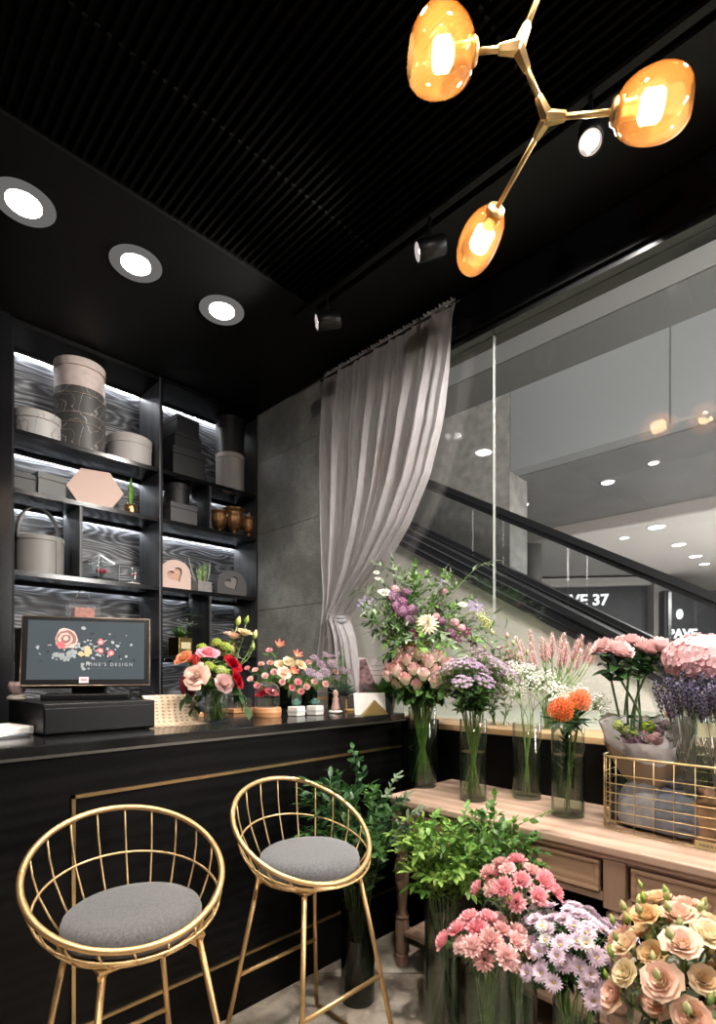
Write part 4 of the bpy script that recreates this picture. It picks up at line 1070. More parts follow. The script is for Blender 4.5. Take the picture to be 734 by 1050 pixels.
obj('flower', MB().lathe([(.008, .0185), (.024, .03), (.03, .05), (.024, .068), (.016, .062), (.010, .05), (1e-5, .05)], 20, flute=.12, nf=5), mat('ornament_pink', (.42, .30, .29), .5, noise=.4, nscale=60), ob)
for k, (u, v, l, a, lab) in enumerate(((6, 757, .16, .3, 'silver pen lying at the counter end, the one closer to the counter edge'), (16, 752, .13, .5, 'silver pen lying at the counter end, the one closer to the till'))):
    q = cpnt(u, v); t = thing('pen', q, lab, 'pen', 'pens by the till', a)
    obj('barrel', MB().tube([(-l / 2, 0, .006), (l / 2 - .01, 0, .006)], .005, 10), mat('pen_grey', (.35, .37, .42), .3, .5), t)
    obj('tip', MB().tube([(l / 2 - .0099, 0, .006), (l / 2 + .012, 0, .003)], [.0045, .001], 10), chrome, t)
# roll of patterned kraft paper leaning behind the drawer, its tail on the counter
def kraft_pat():
    m, nt, out = _new('patterned_paper'); L = nt.links
    tc = N(nt, 'ShaderNodeTexCoord'); mp = N(nt, 'ShaderNodeMapping'); mp.inputs['Scale'].default_value = (42, 1, 75); L.new(tc.outputs['Object'], mp.inputs[0])
    v = N(nt, 'ShaderNodeTexVoronoi', Scale=1.0); v.inputs['Randomness'].default_value = .15; L.new(mp.outputs[0], v.inputs['Vector'])
    p = N(nt, 'ShaderNodeBsdfPrincipled', Roughness=.55)
    L.new(ramp(nt, v.outputs['Distance'], [(.18, (.30, .19, .11)), (.32, (.62, .49, .35))]), p.inputs['Base Color']); L.new(p.outputs[0], out.inputs[0]); return m
kp = thing('paper_sheet', cpnt(188, 744), 'sheet of patterned tan paper curving down behind the till onto the counter', 'paper')
P = []
prof = [(-.01, .0015), (.03, .002), (.06, .006), (.075, .022), (.080, .05), (.083, .08), (.09, .105), (.10, .118), (.115, .120)]
for (y, z) in prof: P.append([(-.115 + .23 * k / 8 + .14 * (.05 - y), y + .004 * math.sin(k), z) for k in range(9)])
o = obj('sheet', MB().grid(P), kraft_pat(), kp); m_ = o.modifiers.new('s', 'SOLIDIFY'); m_.thickness = .0012; o.modifiers.new('u', 'SUBSURF').render_levels = 1
# cloche with wooden base
cw = cloche(cpnt(274, 735), .058, .165, wood_base, 'glass dome on a round orange wood base with red roses inside, on the counter', 'glass_cloche', .046)
obj('foot_ring', MB().lathe([(.035, -.0001), (.04, .001), (.035, .002)], 20), chrome, cw)
# little white pots with teal succulents
teal = leaf_mat('teal_succulent', (.08, .26, .22), (.25, .45, .38)); wpot = mat('white_ceramic', (.68, .66, .62), .35)
for k, (u, v, lab) in enumerate(((304, 734, 'white patterned pot with a teal succulent, closer to the glass dome'), (323, 733, 'white patterned pot with a teal succulent, closer to the little figurine'))):
    t = thing('succulent_pot', cpnt(u, v), lab, 'succulent', 'small white succulent pots', .2)
    obj('pot', MB().box((-.031, -.03, 0), (.031, .03, .046)), wpot, t, bev=.004)
    obj('band', MB().box((-.0325, -.0315, .018), (.0325, .0315, .026)), mat('band_grey%d' % k, (.45, .47, .46), .5), t)
    mb = MB()
    for q in range(22):
        a = q * 2.4; e = .3 + 1.0 * q / 22; mb.leaf((0, 0, .046), (math.cos(a) * math.cos(e), math.sin(a) * math.cos(e), math.sin(e)), (0, 0, 1), .036, .014, 0, -.3, .4)
    obj('rosette', mb, teal, t)
gb = thing('gift_box', on_z(325, 727, TC), 'flat grey box with an orange band standing behind the teal succulents', 'gift box', rz=-.4)
obj('box', MB().box((-.055, -.012, 0), (.055, .012, .10)), mat('box_pale_grey', (.30, .29, .29), .5), gb, bev=.002)
obj('band', MB().box((-.0565, -.0135, .055), (.0565, .0135, .068)), mat('band_orange', (.55, .32, .12), .4), gb)
fg = thing('figurine', cpnt(344, 731), 'small pale pink seated figurine on a round white stand', 'figurine', rz=.2)
fm = mat('figurine_pink', (.52, .34, .29), .5)
obj('stand', MB().lathe([(1e-5, 0), (.036, 0), (.036, .010), (.033, .013), (1e-5, .013)], 28), wpot, fg)
obj('body', MB().lathe([(.020, .0135), (.024, .02), (.018, .045), (.014, .062), (.017, .072), (.009, .082), (.013, .092), (.014, .104), (.009, .116), (1e-5, .119)], 20), fm, fg)
obj('base_plate', MB().box((-.05, -.05, 0), (-.005, -.035, .006)), brass, fg)
wf = thing('card_stand', cpnt(362, 729), 'small wooden easel stand holding a dark card on the counter', 'card stand', rz=-.35)
w2m = wood_mat('light_wood', (.42, .24, .09), (.58, .36, .16), (1, 1, 3), 6, 3, .45, .1)
obj('base', MB().box((-.043, -.022, 0), (.043, .022, .012)), w2m, wf, bev=.002)
for x in (-.040, .040): obj('post', MB().box((x - .004, -.006, .0125), (x + .004, .006, .062)), w2m, wf)
obj('card', MB().box((-.030, -.010, .013), (.030, -.006, .088), M=Matrix.Rotation(-.15, 4, 'X')), mat('dark_card', (.06, .055, .055), .4), wf)
en_ = thing('envelope', at_c(380, 2.60), 'white card with a gold triangular clip standing on the counter edge', 'card', rz=-.42)
obj('card', MB().box((-.083, -.002, 0), (.083, .002, .108), M=Matrix.Rotation(-.18, 4, 'X')), mat('white_card', (.70, .68, .66), .5), en_)
obj('gold_triangle', MB().prism([(-.055, -.006, 0), (.088, -.006, 0), (.018, .006, .072)], (0, -.02, 0)), mat('gold_card', (.55, .40, .16), .35, .8), en_)
bz_ = thing('leaflet_holder', at_c(382, 2.78), 'clear stand with a pink flower brochure at the far end of the counter', 'brochure', rz=-.42)
pg = MB().box((-.078, -.001, .01), (.078, .001, .285)); obj('brochure', pg, mat('brochure_pale', (.84, .76, .77), .5), bz_)
obj('printed_photo', MB().prism([(-.076, -.0015, .012), (.015, -.0015, .012), (.035, -.0015, .10), (-.04, -.0015, .275), (-.076, -.0015, .275)], (0, -.0004, 0)), mat('photo_mauve', (.28, .17, .19), .4, noise=.8, nscale=50), bz_)
obj('printed_panel', MB().box((.032, -.0018, .012), (.076, -.0012, .12)), mat('panel_brown', (.10, .06, .05), .4), bz_)
for z in (.24, .215, .19): obj('printed_line', MB().box((-.01, -.0018, z), (.055, -.0012, z + .003)), mat('line_mauve', (.35, .25, .27), .5), bz_)
obj('stand', MB().box((-.082, -.004, 0), (.082, .02, .0095)).box((-.082, -.005, .0096), (.082, -.003, .15)), clear, bz_)
jr = thing('clear_jar', V((2.39, 2.09, 1.0362)), 'clear glass bottle with a dark cap on the window sill behind the leafy pot', 'bottle')
obj('glass', MB().lathe([(1e-5, 0), (.045, .001), (.048, .01), (.048, .13), (.03, .15), (.022, .16), (.022, .17)], 28), clear, jr)
obj('cap', MB().lathe([(1e-5, .1705), (.028, .1705), (.028, .195), (1e-5, .195)], 24), black_plastic, jr)
jr.scale = (1.3, 1.3, 1.9)
# pots near the end of the counter
def round_pot(loc, r, h, m, label, cat, group=None):
    t = thing('potted_plant', loc, label, cat, group)
    o = obj('pot', MB().lathe([(1e-5, 0), (r * .78, 0), (r, h), (r * .93, h), (r * .9, h * .85), (1e-5, h * .85)], 32), m, t); sharp(o); return t
zinc = mat('zinc', (.22, .23, .24), .45, .6, noise=.25, nscale=30)
p3 = round_pot(V((2.012, 1.822, TC)), .062, .085, mat('dark_pot', (.05, .06, .06), .4), 'dark round pot of low broad leaves between the white card and the tall rose vase', 'plant')
mb = MB(); cluster_leaves(mb, (0, 0, .07), 34, .13, .055, (.1, 1.3), R, curl=.3); obj('leaves', mb, green_m, p3)
ag = round_pot(at_c(352, 2.90), .05, .08, mat('agave_pot', (.08, .08, .08), .5), 'grey-green agave with curling leaves in a dark pot at the counter back', 'plant')
mb = MB()
for k in range(26):
    a = k * 2.4; e = .35 + .9 * k / 26
    mb.leaf((0, 0, .07), (math.cos(a) * math.cos(e), math.sin(a) * math.cos(e), math.sin(e)), (0, 0, 1), .10, .032, 0, .1, .5)
obj('leaves', mb, leaf_mat('agave_leaf', (.10, .20, .15), (.28, .38, .30)), ag)
mb = MB()
for k in range(12):
    a = R.uniform(0, 6.28); d0 = V((math.cos(a) * .35, math.sin(a) * .35, 1)).normalized(); L_ = R.uniform(.14, .30)
    mb.leaf((0, 0, .07), d0, (math.cos(a), math.sin(a), 0), L_, .014, 0, .35, .3, nv=7)
obj('long_blades', mb, green_g, ag)
# yellow-wood trays seen at the back of the counter
for k, (u, v, lab) in enumerate(((186, 737, 'orange wood tray with white paper flowers behind the patterned paper'), (248, 731, 'orange wood tray with small jars behind the glass of red roses'))):
    t = thing('wooden_tray', on_z(u, v, TC) + V((.02, .04, 0)), lab, 'tray', rz=.1)
    o = obj('tray', MB().box((-.085, -.05, 0), (.085, .05, .022)), wood_base, t, bev=.003)
    if k:
        for q in (-.045, 0, .045): obj('jar', MB().lathe([(1e-5, .0225), (.019, .0225), (.020, .06), (.014, .066), (.014, .072)], 18, (q, 0, 0)), clear, t)
    else:
        mb = MB(); cluster_leaves(mb, (0, 0, .022), 12, .05, .03, (.2, 1.2), R, curl=.3); obj('paper_flower', mb, mat('paper_white', (.6, .6, .6), .6), t)
# =============================== flower kit ===============================
UPV = V((0, 0, 1))
def petal(mb, a0, r0, r1, h, half, curl=0, ruf=0, nu=5, nv=5, m=0, z0=0, point=0, rnd=R):
    P = []; ph = rnd.uniform(0, 6)
    for i in range(nv):
        v = i / (nv - 1); row = []
        for j in range(nu):
            u = 2 * j / (nu - 1) - 1
            rr = r0 + (r1 - r0) * math.sin(v * PI / 2); zz = z0 + h * v
            k = max(0, v - .5) * 2
            rr += curl * r1 * k ** 1.6; zz -= curl * h * .55 * k ** 1.8
            w = half * (.5 + .5 * math.sin(PI * min(1, v * .8 + .1))) * (1 - point * v ** 2)
            zz -= h * .20 * u * u * v
            rr *= 1 + ruf * math.sin(5 * u + ph) * v; zz += ruf * h * .6 * math.sin(7 * u + ph) * v
            a = a0 + u * w
            row.append((rr * math.cos(a), rr * math.sin(a), zz))
        P.append(row)
    mb.grid(P, m)
def flat_petal(mb, a, r0, L, W, rise, m=0, droop=0, z0=0, nv=4, tip=1.0, cup=.2):
    d = V((math.cos(a), math.sin(a), 0)); s = V((-d.y, d.x, 0)); P = []
    for i in range(nv):
        v = i / (nv - 1); w = W / 2 * math.sin(PI * min(.97, v * .85 + .14)) ** tip
        c = d * (r0 + L * v * math.cos(rise)) + UPV * (z0 + L * v * math.sin(rise) - droop * L * v * v)
        P.append([c - s * w + UPV * cup * w, c, c + s * w + UPV * cup * w])
    mb.grid(P, m)
def calyx(mb, r, h, n=5, m=1):
    mb.lathe([(.0015, -h), (r * .5, -h * .75), (r, -h * .1), (r * .9, .002)], 10, m=m)
    for k in range(n): mb.leaf((r * .8 * math.cos(k * 2 * PI / n), r * .8 * math.sin(k * 2 * PI / n), -h * .2), (math.cos(k * 2 * PI / n), math.sin(k * 2 * PI / n), .9), (math.cos(k), math.sin(k), 0), h * 1.1, h * .4, m, -.1, .2, 4)
def rose_mesh(name, tip, base, layers, cal=.008, zr=(0, 1), ruf=.0, trans=.25, seed=1, mt=None):
    mb = MB(); rr = random.Random(seed)
    for li, (n, r0, r1, h, half, curl) in enumerate(layers):
        for k in range(n):
            petal(mb, 2 * PI * k / n + li * .7 + rr.uniform(-.15, .15), r0, r1 * rr.uniform(.93, 1.07), h * rr.uniform(.94, 1.04), half, curl * rr.uniform(.7, 1.3), ruf, 5, 5, 0, 0, 0, rr)
    calyx(mb, cal, cal * 1.6)
    return mb.mesh(name, [mt or petal_mat(name + '_petal', tip, base, zr, trans), green_m])
BUDR = [(3, .001, .004, .048, 1.7, 0), (3, .004, .009, .050, 1.3, .0), (4, .007, .014, .051, 1.05, .0), (4, .010, .019, .048, .95, .08), (5, .012, .022, .040, .80, .22)]
OPENR = [(3, .0008, .0032, .031, 1.9, 0), (4, .002, .0075, .034, 1.4, 0), (4, .003, .012, .035, 1.15, .02), (5, .004, .017, .035, .95, .06), (5, .006, .023, .034, .85, .15), (6, .008, .031, .031, .75, .35), (6, .009, .038, .024, .68, .45)]
GARD = [(4, .001, .006, .050, 1.6, 0), (5, .003, .013, .054, 1.1, .0), (6, .005, .020, .054, .85, .03), (6, .008, .027, .050, .75, .08), (7, .011, .033, .044, .65, .15), (7, .013, .037, .034, .62, .28), (6, .012, .037, .022, .7, .35)]
rose_pinkcream = [rose_mesh('pink_cream_rose', (1.0, .50, .53), (1.0, .96, .78), BUDR, .010, (.45, .95), seed=s) for s in (1, 2, 3)]
rose_blush = [rose_mesh('blush_rose', (.92, .68, .66), (.85, .52, .52), GARD, .011, (.1, .9), seed=s, ruf=.03) for s in (1, 2)]
rose_peach = [rose_mesh('peach_rose', (.92, .68, .56), (.88, .48, .38), OPENR, .011, seed=4)]
rose_red = [rose_mesh('red_rose', (.45, .02, .035), (.22, .008, .015), OPENR, .010, seed=5)]
rose_dark = [rose_mesh('wine_rose', (.20, .008, .03), (.10, .004, .012), OPENR, .010, seed=6)]
rose_pink = [rose_mesh('pink_rose', (.92, .38, .44), (.80, .22, .30), OPENR, .010, seed=7)]
rose_coral = [rose_mesh('coral_rose', (.70, .08, .07), (.5, .05, .04), BUDR, .010, seed=8)]
rose_orange = [rose_mesh('orange_rose', (.80, .28, .06), (.75, .20, .04), OPENR, .010, seed=9)]
LIS = [(3, .002, .010, .036, 1.6, .0), (4, .004, .019, .042, 1.25, .05), (4, .006, .027, .044, 1.15, .12), (5, .008, .034, .042, 1.0, .24), (5, .009, .038, .034, .95, .40)]
lis_m = [rose_mesh('cream_lisianthus', (.95, .80, .56), (.92, .82, .45), LIS, .008, (.1, .9), .05, .3, s) for s in (1, 2)] + [rose_mesh('pink_lisianthus', (.94, .60, .50), (.92, .78, .48), LIS, .008, (.2, .9), .05, .3, 3), rose_mesh('peach_lisianthus', (.95, .72, .42), (.92, .60, .36), LIS, .008, (.1, .9), .05, .3, 4)]
def carnation(name, tip, base, seed):
    mb = MB(); rr = random.Random(seed)
    for li, (n, r1, h, curl) in enumerate([(4, .006, .033, 0), (6, .011, .036, .05), (8, .016, .035, .1), (9, .021, .031, .2), (10, .025, .024, .35)]):
        for k in range(n): petal(mb, 2 * PI * k / n + li * .9 + rr.uniform(-.2, .2), .003, r1 * rr.uniform(.9, 1.1), h, 1.0 if li < 2 else .5, curl, .13, 9, 4, 0, 0, 0, rr)
    mb.lathe([(.002, -.026), (.0065, -.022), (.0075, -.004), (.009, .006)], 10, m=1)
    return mb.mesh(name, [petal_mat(name + '_petal', tip, base, (.1, .9), .25), green_m])
carn = [carnation('pink_carnation', (.98, .47, .51), (.90, .26, .32), s) for s in (1, 2)] + [carnation('pale_carnation', (.98, .66, .63), (.92, .42, .42), 3)]
def daisy_mb(n, L, W, rings=2, m=0, mc=1, rise=.35, seed=1):
    mb = MB(); rr = random.Random(seed)
    for q in range(rings):
        for k in range(n): flat_petal(mb, 2 * PI * (k + .5 * q) / n + rr.uniform(-.08, .08), .002, L * (1 - .18 * q) * rr.uniform(.9, 1.05), W, rise + .35 * q, m, .1, 0, 4, .7)
    mb.lathe([(.22 * L, .001), (.20 * L, .0025 + .06 * L), (1e-5, .003 + .1 * L)], 10, m=mc)
    mb.lathe([(.001, -.007), (.25 * L, 0)], 8, m=2); return mb
mum_mesh = [daisy_mb(18, .026, .0078, 3, seed=s).mesh('lilac_chrysanthemum', [petal_mat('mum_petal', (.86, .72, .82), (.76, .56, .72), trans=.25), mat('mum_eye', (.55, .42, .12), .7), green_m]) for s in (1, 2)]
mum_pale = [daisy_mb(16, .023, .0072, 2, seed=5).mesh('pale_chrysanthemum', [petal_mat('mum_pale_petal', (.90, .86, .84), (.78, .70, .74), trans=.25), MATS['mum_eye'], green_m])]
def dahlia():
    mb = MB()
    for q in range(6):
        n = 16 - q
        for k in range(n): flat_petal(mb, 2 * PI * (k + .5 * (q % 2)) / n, .003, .052 * (1 - .11 * q), .013, .05 + .24 * q, 0, .05, .002 * q, 5, .8, .5)
    mb.lathe([(.001, -.01), (.012, 0)], 8, m=1); return mb.mesh('cream_dahlia', [petal_mat('dahlia_petal', (.92, .85, .68), (.88, .70, .45), trans=.25), green_m])
dahlia_m = dahlia()
def clematis(name, c1, c2, n=7, L=.042, W=.017, rise=.25):
    mb = MB()
    for k in range(n): flat_petal(mb, 2 * PI * k / n, .002, L, W, rise, 0, .25, 0, 6, 1.0, .15)
    for k in range(12): mb.tube([(0, 0, 0), (.006 * math.cos(k * .52), .006 * math.sin(k * .52), .012)], .0008, 4, m=1)
    return mb.mesh(name, [petal_mat(name + '_petal', c1, c2, trans=.2), mat(name + '_eye', (.5, .5, .3), .6)])
clem_violet = clematis('violet_clematis', (.13, .10, .18), (.24, .20, .28)); clem_wine = clematis('wine_clematis', (.18, .04, .10), (.10, .02, .05), 6, .034, .014, .35)
glor = clematis('gloriosa', (.70, .08, .10), (.75, .45, .20), 6, .045, .012, 1.05)
def floret_ball(name, r, n, fr, col1, col2, seed=1, sq=1.0, lower=-.35, m2=None, trans=.3):
    mb = MB(); rr = random.Random(seed)
    for k in range(n):
        z = 1 - (1 - lower) * (k + .5) / n; a = k * 2.39996; q = math.sqrt(max(0, 1 - z * z))
        d = V((q * math.cos(a), q * math.sin(a), z)); rad = r * rr.uniform(.90, 1.04)
        c = V((d.x * rad, d.y * rad, d.z * rad * sq)); x = d.orthogonal().normalized(); y = d.cross(x); t0 = rr.uniform(0, 1.5)
        for p in range(4):
            t = t0 + p * PI / 2; e = x * math.cos(t) + y * math.sin(t); s = d.cross(e)
            L = fr * rr.uniform(.85, 1.1)
            up = d * rr.uniform(.05, .35)
            mb.grid([[c + e * .08 * L - s * .1 * L, c + e * .08 * L, c + e * .08 * L + s * .1 * L], [c + e * .55 * L - s * .48 * L + up * L * .6, c + e * .55 * L + up * L * .35, c + e * .55 * L + s * .48 * L + up * L * .6], [c + e * L - s * .3 * L + up * L, c + e * 1.05 * L + up * L * .9, c + e * L + s * .3 * L + up * L]])
    mb.ball((0, 0, 0), r * .8, 12, 8, 1, sz=sq)
    return mb.mesh(name, [petal_mat(name + '_petal', col1, col2, (0, 1), trans), m2 or green_m])
hyd_pink = floret_ball('pink_hydrangea', .115, 230, .021, (.93, .68, .68), (.82, .48, .52), 1, .72, -.55)
hyd_mauve = floret_ball('mauve_blossom', .032, 44, .017, (.36, .20, .29), (.20, .09, .16), 2, .75)
hyd_pale = floret_ball('pale_pink_blossom', .034, 45, .013, (.80, .50, .52), (.68, .36, .40), 5, .8)
viburnum = floret_ball('green_viburnum', .020, 34, .008, (.42, .50, .10), (.25, .34, .06), 3)
ranunc = rose_mesh('white_ranunculus', (.92, .90, .82), (.70, .68, .5), OPENR, .008, seed=3)
def aster_cluster(seed):
    mb = MB(); rr = random.Random(seed)
    for k in range(30):
        a = k * 2.4; rad = .050 * math.sqrt(k / 30); c = V((rad * math.cos(a), rad * math.sin(a), .030 - rad * rad * 7 + rr.uniform(-.006, .008)))
        T = Matrix.Translation(c) @ (V((c.x * 6, c.y * 6, 1)).normalized().to_track_quat('Z', 'Y').to_matrix().to_4x4())
        for j in range(8):
            d = daisy = None
        f = MB()
        for j in range(9): flat_petal(f, 2 * PI * j / 9, .0015, 0.0100 * rr.uniform(.85, 1.1), .0046, .5, 0, .1, 0, 3, .7)
        f.lathe([(.003, .001), (.002, .004), (1e-5, .0045)], 6, m=2)
        for vv, ff, mm in ((f.v, f.f, f.m),):
            b = len(mb.v); mb.v += [tuple(T @ V(p)) for p in vv]; mb.f += [tuple(b + i for i in q) for q in ff]; mb.m += mm; mb.s += f.s
        mb.tube([c, (c.x * .3, c.y * .3, -.03)], .0008, 4, m=1)
    return mb.mesh('aster_cluster', [petal_mat('aster_petal', (.37, .26, .40), (.28, .18, .31), trans=.2), stem_m, mat('aster_eye', (.40, .30, .14), .7)])
asters = [aster_cluster(s) for s in (1, 2)]
def gyp_cluster(seed):
    mb = MB(); rr = random.Random(seed)
    for k in range(85):
        d = V((rr.gauss(0, 1), rr.gauss(0, 1), rr.gauss(0, 1) + .4)).normalized() * rr.uniform(.02, .055); d.z *= .9
        c = d + V((0, 0, .03)); mb.tube([(0, 0, -.02), c * .5, c], .0005, 3, m=1, caps=False)
        mb.ball(c, rr.uniform(.0034, .0056), 6, 4)
    return mb.mesh('gypsophila_cloud', [mat('gyp_white', (.88, .87, .78), .7), stem_m])
MATS_gyp = [gyp_cluster(s) for s in (1, 2)]
def spike(seed):
    mb = MB(); rr = random.Random(seed)
    for k in range(46):
        t = k / 46; z = .0 + .075 * t; rad = .0095 * math.sin(PI * min(1, .18 + .8 * t)) ; a = k * 2.4
        mb.leaf((rad * .4 * math.cos(a), rad * .4 * math.sin(a), z), (math.cos(a), math.sin(a), 1.7), (math.cos(a), math.sin(a), 0), .015 * (1.15 - .5 * t), .0056, 0, -.2, .3, 3)
    mb.tube([(0, 0, -.005), (0, 0, .07)], .0018, 5, m=1)
    return mb.mesh('pink_spike', [petal_mat('spike_petal', (.86, .58, .58), (.72, .36, .40), trans=.2), stem_m])
spikes = [spike(s) for s in (1, 2)]
def lav(seed):
    mb = MB(); rr = random.Random(seed)
    for k in range(30):
        t = k / 30; a = k * 2.4; mb.leaf((0, 0, .05 * t), (math.cos(a), math.sin(a), 1.4), (math.cos(a), math.sin(a), 0), .009, .005, 0, -.1, .3, 3)
    mb.tube([(0, 0, -.01), (0, 0, .05)], .001, 4, m=1)
    return mb.mesh('lavender_spike', [petal_mat('lavender_petal', (.13, .11, .20), (.07, .06, .10), trans=.1), mat('dried_stem', (.15, .15, .12), .8)])
lavs = [lav(1)]
def protea():
    mb = MB()
    for q in range(7):
        e = -.15 + .25 * q; n = 22 - 2 * q
        for k in range(n):
            a = 2 * PI * (k + .5 * (q % 2)) / n; d = V((math.cos(a) * math.cos(e), math.sin(a) * math.cos(e), math.sin(e)))
            b = d * .012 + V((0, 0, .018)); m_ = b + d * .024; tip = b + d * .040 + UPV * .014 - V((d.x, d.y, 0)) * .008
            mb.tube([b, m_, tip], [.0013, .0012, .0021], 4, m=0, caps=True)
    mb.ball((0, 0, .018), .020, 12, 8, 1)
    mb.lathe([(.004, -.02), (.014, .0), (.018, .012)], 12, m=2)
    return mb.mesh('pincushion_protea', [petal_mat('protea_pin', (.85, .16, .05), (.86, .30, .10), trans=.1), mat('protea_core', (.70, .24, .06), .6), green_m])
protea_m = protea()
def bud_mesh(name, c1, c2, r=.009, h=.035):
    mb = MB(); mb.lathe([(.002, 0), (r, h * .3), (r * .9, h * .6), (r * .25, h * .95), (1e-5, h)], 10)
    for k in range(4): mb.leaf((0, 0, -.002), (math.cos(k * 1.57) * .5, math.sin(k * 1.57) * .5, 1), (math.cos(k * 1.57), math.sin(k * 1.57), 0), h * .7, .006, 1, -.1, .2, 4)
    return mb.mesh(name, [petal_mat(name + '_petal', c1, c2, (.3, .8), .2), green_a])
bud_cream = bud_mesh('cream_bud', (.72, .66, .30), (.36, .50, .12)); bud_pink = bud_mesh('pink_bud', (.75, .35, .35), (.35, .42, .15)); bud_green = bud_mesh('green_bud', (.42, .52, .12), (.25, .40, .08), .007, .03)
def amaranth():
    mb = MB(); rr = random.Random(3)
    for k in range(130):
        c = V((rr.gauss(0, .035), rr.gauss(0, .018), rr.gauss(0, .010))); mb.ball(c, rr.uniform(.003, .005), 5, 4)
    return mb.mesh('green_millet', [mat('millet_green', (.42, .44, .16), .7)])
millet = amaranth()

ORD = ['', 'second ', 'third ', 'fourth ', 'fifth ', 'sixth ', 'seventh ', 'eighth ', 'ninth ', 'tenth ', 'eleventh ', 'twelfth ', 'thirteenth ', 'fourteenth ', 'fifteenth ', 'sixteenth ']
def name_bunch(items, base, group):
    """items: (root, head position).  Tell them apart by the rank they take across their bunch."""
    bands = 1 if len(items) <= 8 else (2 if len(items) <= 18 else (3 if len(items) <= 40 else 4))
    its = sorted(items, key=lambda q: pix(q[1])[1]); n = len(its); names = {1: [''], 2: ['upper half', 'lower half'], 3: ['top tier', 'middle tier', 'lowest tier'], 4: ['top tier', 'second tier', 'third tier', 'lowest tier']}[bands]
    for b in range(bands):
        part = sorted(its[n * b // bands:n * (b + 1) // bands], key=lambda q: pix(q[1])[0])
        for k, (o, p) in enumerate(part):
            pos = 'only one' if len(part) == 1 else ('leftmost' if k == 0 else ('rightmost' if k == len(part) - 1 else (ORD[k] + 'from left')))
            if len(items) == 1: o['label'] = base
            elif bands == 1: o['label'] = base + ', ' + pos
            else: o['label'] = base + ', ' + pos + ' in ' + names[b]
            if group and len(items) > 1: o['group'] = group
def bez(a, b, c, d, n=7):
    return [a * (1 - t) ** 3 + b * 3 * t * (1 - t) ** 2 + c * 3 * t * t * (1 - t) + d * t ** 3 for t in [i / (n - 1) for i in range(n)]]
def orient(d, spin=0): return d.normalized().to_track_quat('Z', 'Y').to_matrix().to_4x4() @ Matrix.Rotation(spin, 4, 'Z')
def stem_path(base, neck, head, hd, n=7):
    L = (head - neck).length
    return [base, base.lerp(neck, .5)] + bez(neck, neck + (neck - base).normalized() * L * .35, head - hd * L * .35, head, n)
def vase(loc, r, h, water, label, glass=None, nm='glass_vase', cat='vase', group=None, wm=None, sq=False, foot=.012):
    t = thing(nm, loc, label, cat, group)
    o = obj('glass', MB().lathe([(1e-5, 0), (r * .97, 0), (r, .004), (r, h - .001), (r - .0012, h), (r - .0035, h - .001), (r - .0035, foot + .003), (r * .8, foot), (1e-5, foot)], 44), glass or vase_glass, t); sharp(o, 60)
    if water: o = obj('water', MB().lathe([(1e-5, foot + .001), (r - .005, foot + .001), (r - .005, water - .0005), (1e-5, water)], 36), wm or water_m, t); sharp(o, 60)
    return t
vase_glass = thin_glass('vase_glass', (.96, .985, .97), 1.7, edge=(.35, .45, .40), body=(.7, .85, .75), bodyfac=.008)  # slight milky body adds a painted haze to the clear glass
water_m = thin_glass('vase_water', (.90, .95, .88), 1.25, edge=(.70, .78, .66))
dark_glass = thin_glass('smoky_glass', (.42, .47, .44), 1.5, edge=(.16, .20, .18))
green_water = thin_glass('green_water', (.62, .74, .60), 1.25, edge=(.40, .5, .38))
def flower(name, cat, base, neck, head, hd, mesh, scale=1, sm=None, sr=.0022, leaves=None, part='bloom', extra=None, n=7, spin=None, sag=0):
    """one cut flower: stem from the vase floor through the neck to the bloom, leaves along it"""
    base, neck, head = V(base), V(neck), V(head); hd = V(hd).normalized()
    t = thing(name, base, None, cat)
    pts = [p - base for p in stem_path(base, neck, head, hd, n)]
    obj('stem', MB().tube(pts, sr, 6), sm or stem_m, t)
    if mesh:
        o = obj(part, mesh, None, t); o.matrix_local = Matrix.Translation(head - base) @ orient(hd, R.uniform(0, 6) if spin is None else spin) @ Matrix.Scale(scale, 4)
    if leaves:
        cnt, LL, WW, lm, lo, hi = leaves
        mb = MB(); up = pts[2:]
        for k in range(cnt):
            f = lo + (hi - lo) * (k + R.uniform(0, .9)) / cnt; i = f * (len(up) - 1); a = int(min(i, len(up) - 2)); c = up[a].lerp(up[a + 1], i - a)
            ax = (up[a + 1] - up[a]).normalized(); an = k * 2.4 + R.uniform(-.5, .5); s = ax.orthogonal().normalized(); s = Matrix.Rotation(an, 3, ax) @ s
            mb.leaf(c, s + ax * R.uniform(.2, 1.0), ax, LL * R.uniform(.7, 1.15), WW * R.uniform(.8, 1.15), 0, R.uniform(.1, .5), .25)
        obj('leaves', mb, lm, t)
    for (mesh2, off, d2, s2, pn) in (extra or []):
        o = obj(pn, mesh2, None, t); o.matrix_local = Matrix.Translation(head - base + off) @ orient(V(d2), R.uniform(0, 6)) @ Matrix.Scale(s2, 4)
        if off.length > .01: obj('side_stem', MB().tube([head - base - hd * off.length * .9, head - base + off * .55 - hd * .01, head - base + off - V(d2).normalized() * .004], sr * .6, 5), sm or stem_m, t)
    return t, head
def dome(c, rx, ry, rz, n, lo=-.1, jit=.06, fwd=None):
    out = []
    for k in range(n):
        z = 1 - (1 - lo) * (k + .5) / n; a = k * 2.39996 + .5; q = math.sqrt(max(0, 1 - z * z))
        d = V((q * math.cos(a), q * math.sin(a), z)); j = 1 + R.uniform(-jit, jit) - (.22 if k % 3 == 2 else 0)
        out.append((V(c) + V((d.x * rx, d.y * ry, d.z * rz)) * j, V((d.x, d.y, max(d.z, 0) * .8 + .55)).normalized()))
    return out
